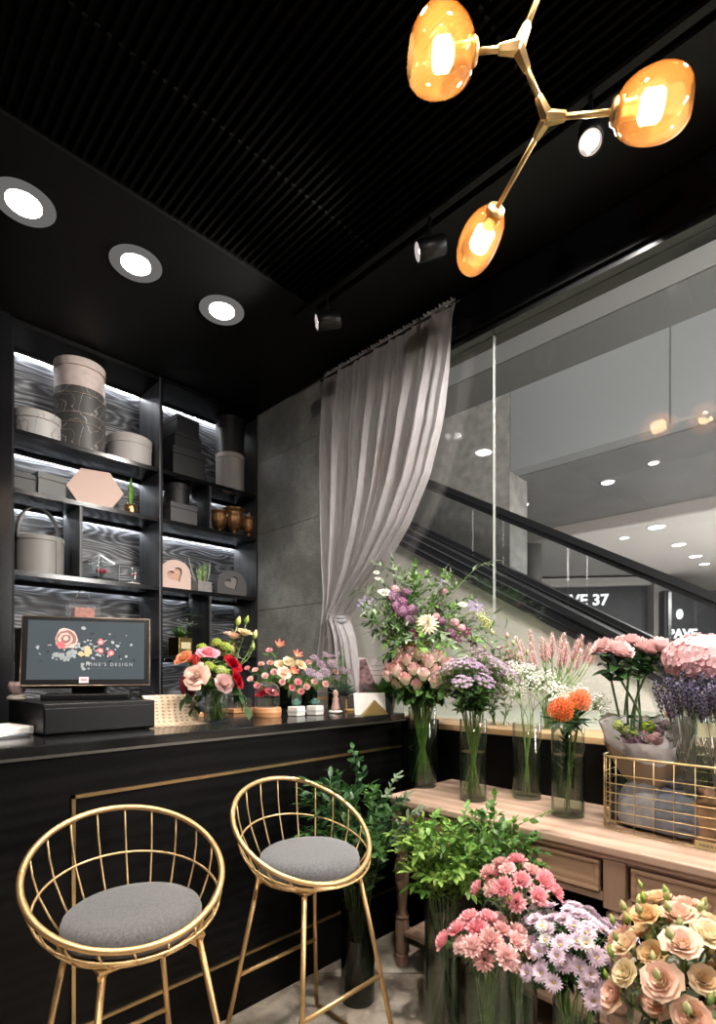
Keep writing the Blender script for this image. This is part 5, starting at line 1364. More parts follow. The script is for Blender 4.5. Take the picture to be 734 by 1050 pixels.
def in_vase(vl, r, h, heads, f, zb=.02, tight=.85):
    """call f(base, neck, head, dir) for every head of the bunch standing in the vase at vl"""
    res = []
    for (p, d) in heads:
        o = V((p.x - vl[0], p.y - vl[1], 0)); k = min(1, o.length / .12); u_ = o.normalized() if o.length > 1e-4 else V((1, 0, 0))
        w_ = Matrix.Rotation(R.uniform(-1.9, 1.9), 3, 'Z') @ u_; k = max(k, .45)
        base = V((vl[0], vl[1], vl[2] + zb)) - w_ * r * tight * k * R.uniform(.35, 1); neck = V((vl[0], vl[1], vl[2] + h)) + w_ * r * .74 * k
        res.append(f(base, neck, p, d))
    return res
def pick(l): return l[R.randrange(len(l))]

# =============================== on the console table ===============================
TT = TZ + .0008
def tpt(u, v): p = on_z(u, v, TZ); return V((p.x, p.y, TT))
# tall vase of pink and cream roses
v1 = tpt(433, 806)
vase(v1, .068, .385, .285, 'tall clear cylinder vase of pink-cream roses at the counter end of the table', wm=green_water)
hs = dome(v1 + V((-.012, .012, .495)), .15, .15, .135, 40, -.3)
hs = [(p, V((d.x * .35, d.y * .35, 1))) for p, d in hs]
it = in_vase(v1, .068, .385, hs, lambda b, n, p, d: flower('rose', 'flower', b, n, p, d, pick(rose_pinkcream), R.uniform(1.1, 1.3), sr=.0037, leaves=(6, .06, .042, green_m, .12, .7)))
name_bunch(it, 'pink-cream rose in the tall vase', 'pink and cream roses in the tall vase')
# lilac asters
v2 = tpt(485, 820)
vase(v2, .058, .35, .21, 'clear cylinder vase with lilac asters beside the tall vase of roses')
hs = [(v2 + V((.16 * math.cos(a) * q, .16 * math.sin(a) * q, .515 + .09 * (1 - q * q) + R.uniform(-.045, .035))), V((math.cos(a) * q * .5, math.sin(a) * q * 1.1, 1))) for q, a in [(math.sqrt((k + .3) / 26), k * 2.4) for k in range(26)]]
it = in_vase(v2, .058, .35, hs, lambda b, n, p, d: flower('aster_spray', 'flower', b, n, p, d, pick(asters), R.uniform(.75, 1.0), sr=.002, leaves=(20, .05, .017, green_m, .12, .95), part='blossom_cluster'))
name_bunch(it, 'lilac aster spray in clear vase', 'lilac asters on the table')
# black box with a small vase of clematis and greens
bp = tpt(514, 800) + V((.02, .02, 0))
single('black_plinth_box', MB().box((-.062, -.062, 0), (.062, .062, .165)), mat('plinth_box_black', (.006, .006, .007), .35), 'black cube box on the table carrying a small vase of clematis', 'box', loc=bp, bev=.002)
vb = bp + V((0, 0, .1655))
vase(vb, .045, .13, .02, 'small clear vase of clematis standing on the black cube box', foot=.008)
hs = [(on_D(u, v, 2.52), V((R.uniform(-.4, .3), R.uniform(-.4, .2), .8))) for u, v in ((512, 666), (531, 676), (497, 668), (520, 655), (540, 672), (505, 652), (527, 662))]
it = []
for k, (p, d) in enumerate(hs):
    it += in_vase(vb, .045, .13, [(p, d)], lambda b, n, p, d: flower('clematis', 'flower', b, n, p, d, clem_wine if k == 0 else (bud_pink if k % 2 else bud_green), 1.2 if k == 0 else 1, leaves=(20, .045, .017, green_m if k % 2 else green_g, .05, .98)), zb=.012)
name_bunch(it, 'clematis stem above the lilac asters', 'clematis in the small vase')
# white gypsophila
v3 = tpt(540, 818)
vase(v3, .061, .33, .145, 'clear cylinder vase of white gypsophila with little water')
hs = dome(v3 + V((0, .0, .46)), .10, .10, .095, 9, -.3, .2)
it = in_vase(v3, .061, .33, hs, lambda b, n, p, d: flower('gypsophila', 'flower', b, n, p, d, pick(MATS_gyp), R.uniform(.8, 1.05), sr=.0014, part='flower_cloud', sm=stem_m))
name_bunch(it, 'white gypsophila sprig in clear vase', 'white gypsophila')
# pink spikes
v3b = tpt(566, 808) + V((.02, .02, 0))
vase(v3b, .045, .36, .24, 'slim clear vase of pink spiked flowers behind the orange pincushion')
hs = [(v3b + V((.20 * math.cos(a) * q, .20 * math.sin(a) * q, .60 + .07 * (1 - q) + R.uniform(-.06, .03))), V((math.cos(a) * q * .45, math.sin(a) * q * .45, 1))) for q, a in [(math.sqrt((k + .4) / 42), k * 2.4) for k in range(42)]]
it = in_vase(v3b, .045, .36, hs, lambda b, n, p, d: flower('bistorta', 'flower', b, n, p, d, pick(spikes), R.uniform(1.1, 1.4), sr=.0016, leaves=(2, .05, .007, green_a, .5, .9), part='flower_spike'))
name_bunch(it, 'pink flower spike', 'pink spiked flowers')
# orange pincushion proteas
v4 = tpt(582, 836)
vase(v4, .061, .345, .235, 'clear cylinder vase with orange pincushion flowers in front')
hs = [(on_D(573, 735, 1.88), V((-.55, -.45, .75))), (on_D(589, 728, 1.96), V((.15, -.4, .9))), (on_D(583, 732, 2.03), V((.3, .3, 1)))]
it = in_vase(v4, .061, .345, hs, lambda b, n, p, d: flower('pincushion_flower', 'flower', b, n, p, d, protea_m, 1.0, sr=.004, leaves=(26, .062, .013, green_d, .0, .93)), tight=.3)
for t_, p_ in it:   # leaves that carry on down the stem inside the vase
    mb = MB()
    for k in range(34):
        a = k * 2.4; mb.leaf(V((0, 0, .10 + .007 * k)), (math.cos(a), math.sin(a), 1.5), UPV, .055, .013, 0, .2, .3)
    obj('lower_leaves', mb, green_d, t_)
name_bunch(it, 'orange pincushion flower', 'orange pincushion flowers')
hs = dome(v4 + V((.05, -.03, .40)), .07, .07, .06, 4, 0, .2)
it = in_vase(v4, .061, .345, hs, lambda b, n, p, d: flower('gypsophila', 'flower', b, n, p, d, pick(MATS_gyp), .85, sr=.0014, part='flower_cloud'))
name_bunch(it, 'white gypsophila sprig behind the orange pincushions', 'gypsophila with the pincushions')
# garden roses
v5 = V((2.12, .665, TT))
vase(v5, .058, .34, .20, 'clear vase of long-stemmed blush roses behind the wrapped bouquet')
hs = [(on_D(u, v, Z), V((dx, dy, .9))) for u, v, Z, dx, dy in ((621, 668, 1.95, -.4, 0), (634, 672, 1.90, -.2, -.4), (647, 662, 2.0, 0, -.1), (655, 666, 2.12, .1, .2), (661, 670, 1.94, .1, -.4), (674, 668, 1.93, .3, -.3), (640, 664, 2.14, -.2, .3))]
it = in_vase(v5, .058, .34, hs, lambda b, n, p, d: flower('garden_rose', 'flower', b, n, p, d, pick(rose_blush), R.uniform(.85, 1.0), sr=.0042, sm=stem_d, leaves=(13, .065, .045, green_d, .66, .97)), tight=.4)
name_bunch(it, 'blush garden rose on long stem', 'blush garden roses')
# hydrangea
v6 = V((2.10, .475, TT))
vase(v6, .057, .52, .30, 'tall clear vase under the big pink hydrangea head')
it = in_vase(v6, .057, .52, [(on_D(719, 676, 1.80), V((-.1, -.1, 1)))], lambda b, n, p, d: flower('hydrangea', 'flower', b, n, p, d, hyd_pink, .98, sr=.005, leaves=(2, .09, .06, green_m, .5, .8), part='flower_head'))
name_bunch(it, 'huge pale pink hydrangea head at the picture edge above the dried lavender', None)

# wire basket
bk = thing('wire_basket', (2.07, .35, TT), 'large gold wire basket on the console table holding fabric bags and bouquets', 'basket')
BK = V((2.07, .35, TT)); gw = mat('basket_wire', (.80, .62, .32), .35, .9)
bx0, bx1, by0, by1 = 1.945, 2.215, .02, .725
def rrect(z, r=.05, ins=0):
    P = []
    for cx_, cy_, a0 in ((bx1 - r, by1 - r, 0), (bx0 + r, by1 - r, 90), (bx0 + r, by0 + r, 180), (bx1 - r, by0 + r, 270)):
        for k in range(6): a = math.radians(a0 + 18 * k); P.append(V((cx_ + (r - ins) * math.cos(a), cy_ + (r - ins) * math.sin(a), z)) - BK)
    return P
for k in range(7): obj('hoop_wire', MB().tube(rrect(TT + .003 + .0325 * k), .0016, 6, True), gw, bk)
obj('top_rim', MB().tube(rrect(1.015), .004, 8, True), gw, bk)
per = []
for k in range(11): per += [(bx0, by1 - .055 - k * .06)]
for k in range(11): per += [(bx1, by1 - .055 - k * .06)]
for k in range(4): per += [(bx0 + .05 + k * .056, by1), (bx0 + .05 + k * .056, by0)]
for a in (110, 127, 143, 160): per.append((bx0 + .05 + .05 * math.cos(math.radians(a)), by1 - .05 + .05 * math.sin(math.radians(a))))
for x, y in per:
    obj('upright_wire', MB().tube([V((x, y, TT + .003)) - BK, V((x, y, 1.015)) - BK], .0014, 5), gw, bk)
for k in range(5): obj('floor_wire', MB().tube([V((bx0 + .045 + k * .045, by0, TT + .003)) - BK, V((bx0 + .045 + k * .045, by1, TT + .003)) - BK], .0014, 5), gw, bk)
npm = on_X(726, 874, bx0 - .004)
plt_ = obj('name_plate', MB().box((-.003, -.045, -.012), (0, .045, .012)), mat('plate_gold', (.70, .60, .33), .35, .5), bk); plt_.location = V((bx0 - .006, npm.y - .01, TT + .014)) - BK
text('plate_lettering', 'MERRY', .015, mat('plate_ink', (.05, .04, .02), .5), plt_, frame_M((-.0035, .034, -.005), (0, -1, 0), (0, 0, 1)), .0003, 1.1)
# fabric bags in the basket
fab = mat('grey_linen', (.32, .32, .335), .85, noise=.3, nscale=18, bump=.4, bscale=90); dfab = mat('dark_ribbon', (.025, .03, .04), .35)
def linen_bag(loc, s, label, m, rz=0, rib=True):
    t = thing('fabric_bag', loc, label, 'bag', 'gift bags in the wire basket', rz)
    n = 28; vs = []; fs = []; lv = [(.0, .95, 0), (.02, 1.06, 0), (.08, 1.05, .02), (.13, .9, .05), (.16, .6, .08), (.175, .35, .1), (.19, .5, .25), (.205, .75, .3)]
    for z, k, w in lv:
        for j in range(n):
            a = 2 * PI * j / n; c, d = math.cos(a), math.sin(a)
            q = k * (1 + w * math.cos(9 * a + z * 20) * .6)
            vs.append((.085 * s * q * abs(c) ** .7 * (1 if c > 0 else -1), .05 * s * q * abs(d) ** .7 * (1 if d > 0 else -1), z * s))
    for i in range(len(lv) - 1):
        for j in range(n): fs.append((i * n + j, i * n + (j + 1) % n, (i + 1) * n + (j + 1) % n, (i + 1) * n + j))
    fs.append(tuple(range(n))[::-1]); mb = MB().add(vs, fs); obj('pouch', mb, m, t, subd=1)
    if rib:
        rb_ = MB(); z = .172 * s
        rb_.tube([(.034 * s * math.cos(a), .022 * s * math.sin(a), z) for a in [2 * PI * k / 16 for k in range(16)]], .007, 6, True)
        for sg_ in (-1, 1):
            P = []
            for k in range(9):
                a = PI * k / 8; P.append([(sg_ * .055 * math.sin(a) * s, -.026 * s - .006 * math.sin(a), z + .028 * math.sin(2 * a) * s), (sg_ * .05 * math.sin(a) * s, -.03 * s - .02 * math.sin(a), z - .02 + .028 * math.sin(2 * a) * s)])
            rb_.grid(P)
            rb_.leaf((0, -.03 * s, z), (sg_ * .5, -.25, -1), (0, -1, 0), .13 * s, .035 * s, 0, .05, .1)
        obj('ribbon', rb_, dfab, t)
    return t
def bpt(u, v, x): p = on_X(u, v, x); return V((p.x, p.y, TT + .006))
linen_bag(bpt(660, 845, 2.04), 1.0, 'grey linen drawstring bag with a dark ribbon, topmost under the wrapped bouquet', fab, 1.3)
linen_bag(bpt(694, 850, 2.02), .95, 'blue-grey linen bag next to the kraft pouch in the basket', mat('blue_grey_linen', (.17, .19, .23), .85, noise=.3, nscale=18), 1.5)
linen_bag(bpt(640, 845, 2.13), .9, 'dark linen bag at the counter side of the wire basket', mat('dark_linen', (.06, .06, .065), .85), .2)
kb = thing('kraft_pouch', bpt(729, 860, 2.01), 'kraft paper pouch with a pale label and grey bow in the wire basket', 'bag', 'gift bags in the wire basket', 1.45)
kraft = mat('kraft_paper', (.38, .23, .13), .7, noise=.15, nscale=12, bump=.3, bscale=20)
obj('pouch', MB().prism([(-.055, -.03, 0), (.055, -.03, 0), (.055, .03, 0), (-.055, .03, 0)], (0, 0, .13)), kraft, kb, bev=.006)
obj('gathered_neck', MB().lathe([(.045, .1305), (.02, .15), (.035, .175)], 18, flute=.15, nf=8), kraft, kb)
obj('label', MB().box((-.03, -.032, .02), (.03, -.0305, .055)), mat('pouch_label', (.62, .50, .46), .5), kb)
rb_ = MB()
for sg_ in (-1, 1): rb_.leaf((0, -.03, .145), (sg_, -.1, .35), (0, -1, 0), .055, .035, 0, .3, .2); rb_.leaf((0, -.03, .145), (sg_ * .5, -.1, -1), (0, -1, 0), .06, .015, 0, .1, .1)
obj('bow', rb_, fab, kb)

# wrapped bouquet lying on the basket
wb_o = on_D(667, 800, 1.90)
wb = thing('wrapped_bouquet', wb_o, 'bouquet wrapped in white and kraft paper with purple flowers on the wire basket', 'bouquet')
white_paper = mat('white_tissue', (.74, .68, .68), .7, bump=.4, bscale=12)
tissue = petal_mat('tissue_wrap', (.80, .76, .77), (.76, .70, .70), trans=.3, rough=.7); kraft_w = mat('kraft_wrap', (.33, .26, .20), .65, bump=.3, bscale=10)
def wrap(rim, grow, ap, m, name, wav=.006, thick=.0008):
    n = len(rim); P = []
    ps = [on_D(*q) - wb_o for q in rim]
    cen = sum(ps, V()) / n; A0 = on_D(*ap) - wb_o
    K = 6; dense = []
    for k in range(n):
        a, b = ps[k], ps[(k + 1) % n]
        for q in range(3): dense.append(a.lerp(b, q / 3) + V((R.uniform(-wav, wav), R.uniform(-wav, wav), R.uniform(-wav, wav))))
    dense.append(dense[0]); rows_ = []
    for i in range(K + 1):
        t = .06 + .94 * i / K; row = []
        for p in dense:
            g = A0.lerp(p, t); outw = (p - cen); g = g + outw * (.16 * math.sin(PI * t)) * grow; row.append(g)
        rows_.append(row)
    o = obj(name, MB().grid(rows_), m, wb); return o
rimI = [(616, 738, 1.90), (628, 733, 1.97), (645, 735, 2.02), (664, 737, 2.02), (682, 733, 1.98), (697, 727, 1.92), (700, 748, 1.80), (694, 766, 1.74), (680, 768, 1.765), (661, 764, 1.80), (645, 764, 1.83), (630, 754, 1.87)]
rimO = [(613, 738, 1.89), (624, 731, 1.98), (645, 733, 2.03), (664, 735, 2.03), (684, 731, 2.0), (710, 738, 1.92), (712, 748, 1.80), (703, 776, 1.725), (680, 787, 1.755), (661, 784, 1.79), (640, 775, 1.83), (620, 758, 1.87)]
wrap(rimO, 1.15, (672, 826, 1.96), kraft_w, 'kraft_wrap'); wrap(rimI, .9, (670, 822, 1.95), tissue, 'tissue_wrap')
def bq(name, mesh, u, v, Z, s, d=(-.5, -.5, .6)):
    o = obj(name, mesh, None, wb); o.matrix_local = Matrix.Translation(on_D(u, v, Z) - wb_o) @ orient(V(d), R.uniform(0, 6)) @ Matrix.Scale(s, 4)
for u, v, s in ((645, 757, .85), (652, 764, .8), (660, 756, .75), (638, 760, .7), (682, 744, .7), (690, 748, .62), (675, 750, .65)): bq('purple_blossom', hyd_mauve, u, v, 1.90, s * .8)
bq('pink_blossom', hyd_pale, 672, 757, 1.88, .7); bq('pink_blossom', rose_blush[0], 664, 757, 1.90, .6)
for u, v in ((640, 748), (634, 744), (647, 752), (665, 745)): bq('green_blossom', viburnum, u, v, 1.90, .95)
mb = MB(); c = on_D(668, 745, 1.86) - wb_o
for k in range(40):
    q = on_D(R.uniform(635, 690), R.uniform(735, 762), 1.83) - wb_o; a = R.uniform(0, 6.28); mb.leaf(q, (math.cos(a), math.sin(a), .6), UPV, .028, .018, 0, .2, .3)
obj('leaves', mb, green_d, wb)
mb = MB(); b0 = on_D(622, 742, 1.85) - wb_o
for k in range(9): mb.leaf(b0 + V((-.02 + R.uniform(-.02, .02), .02 + R.uniform(-.02, .02), R.uniform(0, .03))), (math.cos(k), math.sin(k), .5), UPV, .022, .018, 0, .2, .3)
obj('sprig', mb, green_g, wb)
mb = MB(); b0 = on_D(687, 735, 1.9) - wb_o
for k in range(9): mb.leaf(b0 + V((R.uniform(-.02, .02), R.uniform(-.02, .02), 0)), (R.uniform(-.5, .5), R.uniform(-.5, .5), 1.3), V((1, 0, 0)), .05, .012, 0, .2, .4)
obj('dried_leaves', mb, mat('dried_orange', (.50, .25, .13), .7), wb)
# bundles of dried lavender in clear film
film = thin_glass('clear_film', (.97, .98, .98), 1.25, .08)
for q, (u, Z, lab, n_) in enumerate(((706, 1.74, 'dried lavender bunch in clear film, the one touching the wrapped bouquet', 34), (731, 1.60, 'dried lavender bunch in clear film at the very edge of the picture', 34))):
    b0 = on_D(u, 800, Z); b0.z = TT + .010
    b0 = V((min(max(b0.x, 1.99), 2.17), b0.y, b0.z))
    t = thing('lavender_bundle', b0, lab, 'dried flowers', 'dried lavender bundles')
    Hh = 1.255 - b0.z
    sm_ = MB(); sp_ = []
    for k in range(n_):
        a = k * 2.4; q_ = math.sqrt((k + .5) / n_); tip = V((.085 * q_ * math.cos(a), .085 * q_ * math.sin(a), Hh - .03 - .05 * q_ + R.uniform(-.03, .02)))
        foot = V((.02 * q_ * math.cos(a + 2), .02 * q_ * math.sin(a + 2), .02)); wst = V((.014 * math.cos(a), .014 * math.sin(a), Hh * .45))
        pts = bez(foot, wst, wst.lerp(tip, .3), tip, 6); obj('stalk', MB().tube(pts, .0011, 4), MATS['dried_stem'], t)
        o = obj('flower_spike', lavs[0], None, t); o.matrix_local = Matrix.Translation(tip) @ orient(tip - wst) @ Matrix.Scale(1.7, 4)
    obj('film_wrap', MB().lathe([(.028, .01), (.03, Hh * .3), (.024, Hh * .42), (.07, Hh * .72), (.105, Hh * .93), (.112, Hh * 1.0)], 22, flute=.06, nf=7, caps=False), film, t)
    obj('paper_wrap', MB().lathe([(.030, .012), (.034, Hh * .25), (.027, Hh * .43), (.05, Hh * .56)], 18, flute=.08, nf=6, caps=False), film, t)
    lb = obj('paper_tag', MB().box((-.033, -.001, -.022), (.033, .001, .022)), mat('tag_pale%d' % q, (.62, .58, .38), .5), t)
    lb.location = V((-.07, -.07, Hh * .68 if q else Hh * .75)); lb.rotation_euler.z = -PI / 4
# tall urn arrangement on the pedestal
pd = bpy.data.objects['display_pedestal']; pd.location = (2.195, 1.765, 0)
uo = V((2.195, 1.765, 1.0605))
copper_m = mat('copper_orange', (.62, .27, .08), .4, .75, noise=.3, nscale=20)
ur = thing('copper_urn', uo, 'copper footed urn on the black pedestal holding the big mixed arrangement', 'urn')
o = obj('foot', MB().lathe([(1e-5, 0), (.06, 0), (.062, .01), (.03, .025), (.018, .06), (.016, .15), (.024, .20), (.03, .205)], 32), copper_m, ur)
obj('bowl', MB().lathe([(.03, .2055), (.06, .24), (.078, .30), (.075, .36), (.068, .385), (.078, .40), (.082, .405), (.072, .402), (.066, .37), (.06, .30), (1e-5, .26)], 40), copper_m, ur)
un = uo + V((0, 0, .38))
def arr(name, cat, head, d, mesh, scale=1, leaves=None, part='bloom', extra=None, sr=.002):
    o_ = V((head.x - un.x, head.y - un.y, 0)); u_ = o_.normalized() if o_.length > 1e-4 else V((1, 0, 0))
    return flower(name, cat, un - u_ * .03 - V((0, 0, .10)), un + u_ * .045 + V((0, 0, .01)), head, d, mesh, scale, leaves=leaves, part=part, extra=extra, sr=sr)
def safe(p):   # keep clear of the window
    return V((min(p.x, 2.44), p.y, p.z))
ZA = 2.62
A_ = {'violet clematis': [], 'mauve': [], 'white': [], 'wine': [], 'pale': []}
for u, v, Z, s in ((375, 619, 2.70, 1.25), (455, 598, 2.72, 1.1), (487, 622, 2.62, 1.3), (424, 648, 2.50, 0)):
    if s: A_['violet clematis'].append(arr('clematis', 'flower', safe(on_D(u, v, Z)), V((-.6 + (u > 430) * .3, -.6, .5)), clem_violet, s))
name_bunch(A_['violet clematis'], 'violet-grey clematis star in the urn arrangement', 'clematis in the urn arrangement')
for u, v, Z, s in ((403, 612, 2.6, .9), (411, 618, 2.54, .85), (413, 628, 2.50, .9), (422, 626, 2.50, .8), (406, 622, 2.52, .7), (420, 636, 2.48, .7), (450, 622, 2.58, .6), (462, 649, 2.50, .65), (453, 637, 2.5, .55), (416, 608, 2.58, .7)): A_['mauve'].append(arr('mauve_hydrangea', 'flower', safe(on_D(u, v, Z)), V((-.5, -.5, .6)), hyd_mauve, s, part='flower_head'))
name_bunch(A_['mauve'], 'mauve blossom ball in the urn arrangement', 'mauve blossoms in the urn arrangement')
for u, v, Z, s in ((394, 609, 2.6, .60), (386, 588, 2.7, .32), (387, 594, 2.68, .28), (474, 621, 2.55, .42)): A_['white'].append(arr('ranunculus', 'flower', safe(on_D(u, v, Z)), V((-.4, -.5, .8)), ranunc, s))
name_bunch(A_['white'], 'round white ranunculus in the urn arrangement', 'ranunculus in the urn arrangement')
t_, p_ = arr('dahlia', 'flower', on_D(438, 640, 2.46), V((-.62, -.62, .4)), dahlia_m, 1.05); t_['label'] = 'large cream dahlia at the heart of the urn arrangement'
for u, v, Z in ((424, 650, 2.48), (468, 655, 2.5), (486, 658, 2.55), (478, 648, 2.5)): A_['wine'].append(arr('wine_clematis', 'flower', on_D(u, v, Z), V((-.5, -.5, .1)), clem_wine, .95))
name_bunch(A_['wine'], 'dark wine star flower in the urn arrangement', 'wine flowers in the urn arrangement')
for u, v, Z, s in ((466, 638, 2.5, .6), (473, 644, 2.5, .55), (447, 632, 2.52, .5), (405, 604, 2.66, .6), (455, 606, 2.6, .5)): A_['pale'].append(arr('pale_blossom', 'flower', safe(on_D(u, v, Z)), V((-.5, -.5, .6)), hyd_pale, s, part='flower_head'))
name_bunch(A_['pale'], 'pale pink blossom in the urn arrangement', 'pale blossoms in the urn arrangement')
t_, p_ = arr('millet', 'flower', on_D(497, 637, 2.58), V((.3, -.3, .5)), millet, 1.0, part='seed_head'); t_['label'] = 'yellow-green millet head at the window joint side of the urn arrangement'
# foliage sprays
def spray_leaves(pts, n, L, W, m_i=0, pair=True, f0=.25, curl=.25, out=.9, fold=.25):
    mb = MB()
    for k in range(n):
        f = f0 + (1 - f0) * (k + .5) / n; i = f * (len(pts) - 1); a = int(min(i, len(pts) - 2)); c = pts[a].lerp(pts[a + 1], i - a)
        ax = (pts[a + 1] - pts[a]).normalized(); s = ax.cross(UPV); s = s.normalized() if s.length > .05 else ax.orthogonal().normalized()
        s = Matrix.Rotation(R.uniform(-.6, .6) + (1.2 if k % 4 > 1 else 0), 3, ax) @ s
        if k % 2: s = -s
        mb.leaf(c, s * out + ax * R.uniform(.5, 1.1), ax.cross(s) if R.random() > .5 else UPV, L * R.uniform(.75, 1.15) * (1.1 - .35 * f), W * R.uniform(.8, 1.15), m_i, R.uniform(0, curl), fold)
    ax = (pts[-1] - pts[-2]).normalized(); mb.leaf(pts[-1], ax, UPV, L, W, m_i, curl * .5, fold)
    return mb
def branch(name, cat, base, neck, tip, sag, n, L, W, lm, f0=.25, sm=None, sr=.0022, side=0, label=None, group=None, out=.9, curl=.25):
    base, neck, tip = V(base), V(neck), V(tip); t = thing(name, base, label, cat, group)
    ln = (tip - neck).length; up = (neck - base).normalized()
    pts = [base - base, (base.lerp(neck, .5)) - base] + [p - base for p in bez(neck, neck + (up + UPV * .6).normalized() * ln * .45, tip + UPV * sag * ln - (tip - neck) * .25, tip, 9)]
    obj('stem', MB().tube(pts, [sr] * 2 + [sr * (1 - .07 * i) for i in range(9)], 6), sm or stem_m, t)
    mb = spray_leaves(pts[2:], n, L, W, f0=f0, out=out, curl=curl)
    for q in range(side):
        i = 4 + R.randrange(5); c = pts[i]; ax = (pts[i + 1 if i + 1 < len(pts) else i] - pts[i - 1]).normalized()
        d = (Matrix.Rotation(R.uniform(0, 6.28), 3, ax) @ ax.orthogonal().normalized() + ax * .7).normalized(); ll = ln * R.uniform(.22, .4)
        sp2 = [c + d * ll * k / 4 - UPV * (.1 * ll * (k / 4) ** 2) for k in range(5)]
        mb2 = spray_leaves(sp2, max(6, n // 3), L * .95, W, f0=.1, out=out, curl=curl); b = len(mb.v); mb.v += mb2.v; mb.f += [tuple(b + j for j in f) for f in mb2.f]; mb.m += mb2.m; mb.s += mb2.s
        obj('side_twig', MB().tube(sp2, sr * .5, 5), sm or stem_m, t)
    obj('leaves', mb, lm, t)
    return t, tip
it = []
tips = [(378, 600, 2.75), (372, 640, 2.66), (385, 655, 2.55), (395, 662, 2.5), (380, 648, 2.72), (408, 658, 2.42), (443, 655, 2.42), (455, 668, 2.45), (440, 585, 2.78), (425, 578, 2.8), (412, 590, 2.7), (468, 600, 2.7),
        (480, 640, 2.6), (505, 650, 2.62), (495, 655, 2.58), (462, 590, 2.78), (430, 602, 2.62), (400, 635, 2.5), (390, 622, 2.6), (445, 612, 2.6), (470, 630, 2.5), (485, 612, 2.72), (403, 575, 2.85), (434, 665, 2.4)]
tips += [(u + R.uniform(-16, 16), v + R.uniform(-12, 12), Z - R.uniform(0, .2)) for u, v, Z in tips[:20] if u > 380]
for k, (u, v, Z) in enumerate(tips):
    p = safe(on_D(u, v, Z)); p.x = min(p.x, 2.38); o_ = V((p.x - un.x, p.y - un.y, 0)).normalized()
    lm = (green_g, green_m, green_g, green_a)[k % 4]
    it.append(branch('foliage_spray', 'greenery', un - o_ * .03 - V((0, 0, .10)), un + o_ * .05 + V((0, 0, .01)), p, .15, 26, (.038, .052, .036)[k % 3], (.011, .017, .016)[k % 3], lm, .15, side=3))
name_bunch(it, 'green foliage spray in the urn', 'foliage sprays in the urn arrangement')
it = []
for u, v, Z in ((502, 576, 2.72), (522, 634, 2.66), (363, 605, 2.66), (378, 626, 2.50)):
    p = safe(on_D(u, v, Z)); p.x = min(p.x, 2.42); o_ = V((p.x - un.x, p.y - un.y, 0)).normalized()
    it.append(branch('long_leaf_spray', 'greenery', un - o_ * .03 - V((0, 0, .10)), un + o_ * .05 + V((0, 0, .01)), p, .2, 7, .075, .018, green_g, .45, curl=.5))
name_bunch(it, 'long grey-leaved twig reaching out of the urn', 'long twigs in the urn arrangement')

# =============================== flowers on the counter ===============================
c1 = on_z(222, 741, TC); c1 = V((c1.x, c1.y, TC + .0005))
vase(c1, .048, .145, .095, 'short clear tumbler of red and blush roses on the counter')
L1 = [(203, 694, 2.08, rose_peach, 1.0, 'large blush-peach open rose at the front of the red roses', (-.7, -.5, .35)), (213, 672, 2.14, rose_pink, .88, 'bright pink rose at the top of the counter tumbler', (-.2, -.4, .8)),
      (237, 682, 2.16, rose_red, .85, 'scarlet red rose beside the pink rose in the tumbler', (.3, -.6, .6)), (197, 702, 2.12, rose_dark, .95, 'wine red rose below the big blush rose', (-.8, -.3, .2)),
      (190, 676, 2.16, rose_orange, .8, 'orange rose at the till side of the tumbler', (-.7, -.2, .7)), (200, 681, 2.1, rose_coral, .85, 'coral red bud rose between the orange and pink roses', (-.4, -.5, .7)),
      (228, 701, 2.10, rose_blush, .85, 'small pale pink rose over the rim of the tumbler', (.0, -.8, .3)), (241, 698, 2.12, rose_red, .8, 'crimson rose low over the tumbler rim', (.5, -.6, .3)), (219, 690, 2.16, rose_dark, .85, 'dark wine rose in the shade at the bunch middle', (0, -.5, .6))]
for u, v, Z, m_, s, lab, d in L1:
    t_, p_ = in_vase(c1, .048, .145, [(on_D(u, v, Z), V(d))], lambda b, n, p, dd: flower('rose', 'flower', b, n, p, dd, m_[0], s, sr=.0026, leaves=(4, .055, .035, green_m, .35, .85)), zb=.015)[0]
    t_['label'] = lab; t_['group'] = 'roses in the counter tumbler'
it = []
for u, v, Z in ((207, 665, 2.18), (222, 660, 2.2), (231, 664, 2.18), (226, 688, 2.1), (214, 684, 2.1)):
    it += in_vase(c1, .048, .145, [(on_D(u, v, Z), V((0, -.3, 1)))], lambda b, n, p, d: flower('viburnum', 'flower', b, n, p, d, viburnum, 1.0, leaves=(6, .035, .02, green_y, .5, .97), part='flower_head', extra=[(viburnum, V((.02, .0, -.008)), (.4, -.2, 1), .85, 'flower_head')]), zb=.015)
name_bunch(it, 'lime green viburnum sprig among the red roses', 'viburnum in the tumbler')
it = []
for u, v, Z, m_ in ((238, 655, 2.25, lis_m[2]), (250, 652, 2.25, lis_m[0]), (243, 642, 2.28, bud_cream), (252, 640, 2.28, bud_green), (258, 668, 2.22, bud_green), (260, 656, 2.25, bud_cream)):
    it += in_vase(c1, .048, .145, [(on_D(u, v, Z), V((.15, -.25, 1)))], lambda b, n, p, d: flower('lisianthus', 'flower', b, n, p, d, m_, .72 if m_ in lis_m else 1.3, leaves=(5, .045, .016, green_g, .3, .9)), zb=.015)
name_bunch(it, 'pale lisianthus stem above the red roses', 'lisianthus in the tumbler')
mb = None
it = []
for u, v, Z in ((190, 716, 2.1), (252, 725, 2.1), (245, 713, 2.18), (198, 727, 2.2)):
    it.append(branch('leaf_sprig', 'greenery', c1 + V((0, 0, .02)), c1 + V((0, 0, .14)), on_D(u, v, Z), .5, 7, .055, .036, green_d, .3))
name_bunch(it, 'drooping rose-leaf sprig at the tumbler', 'leaf sprigs in the tumbler')

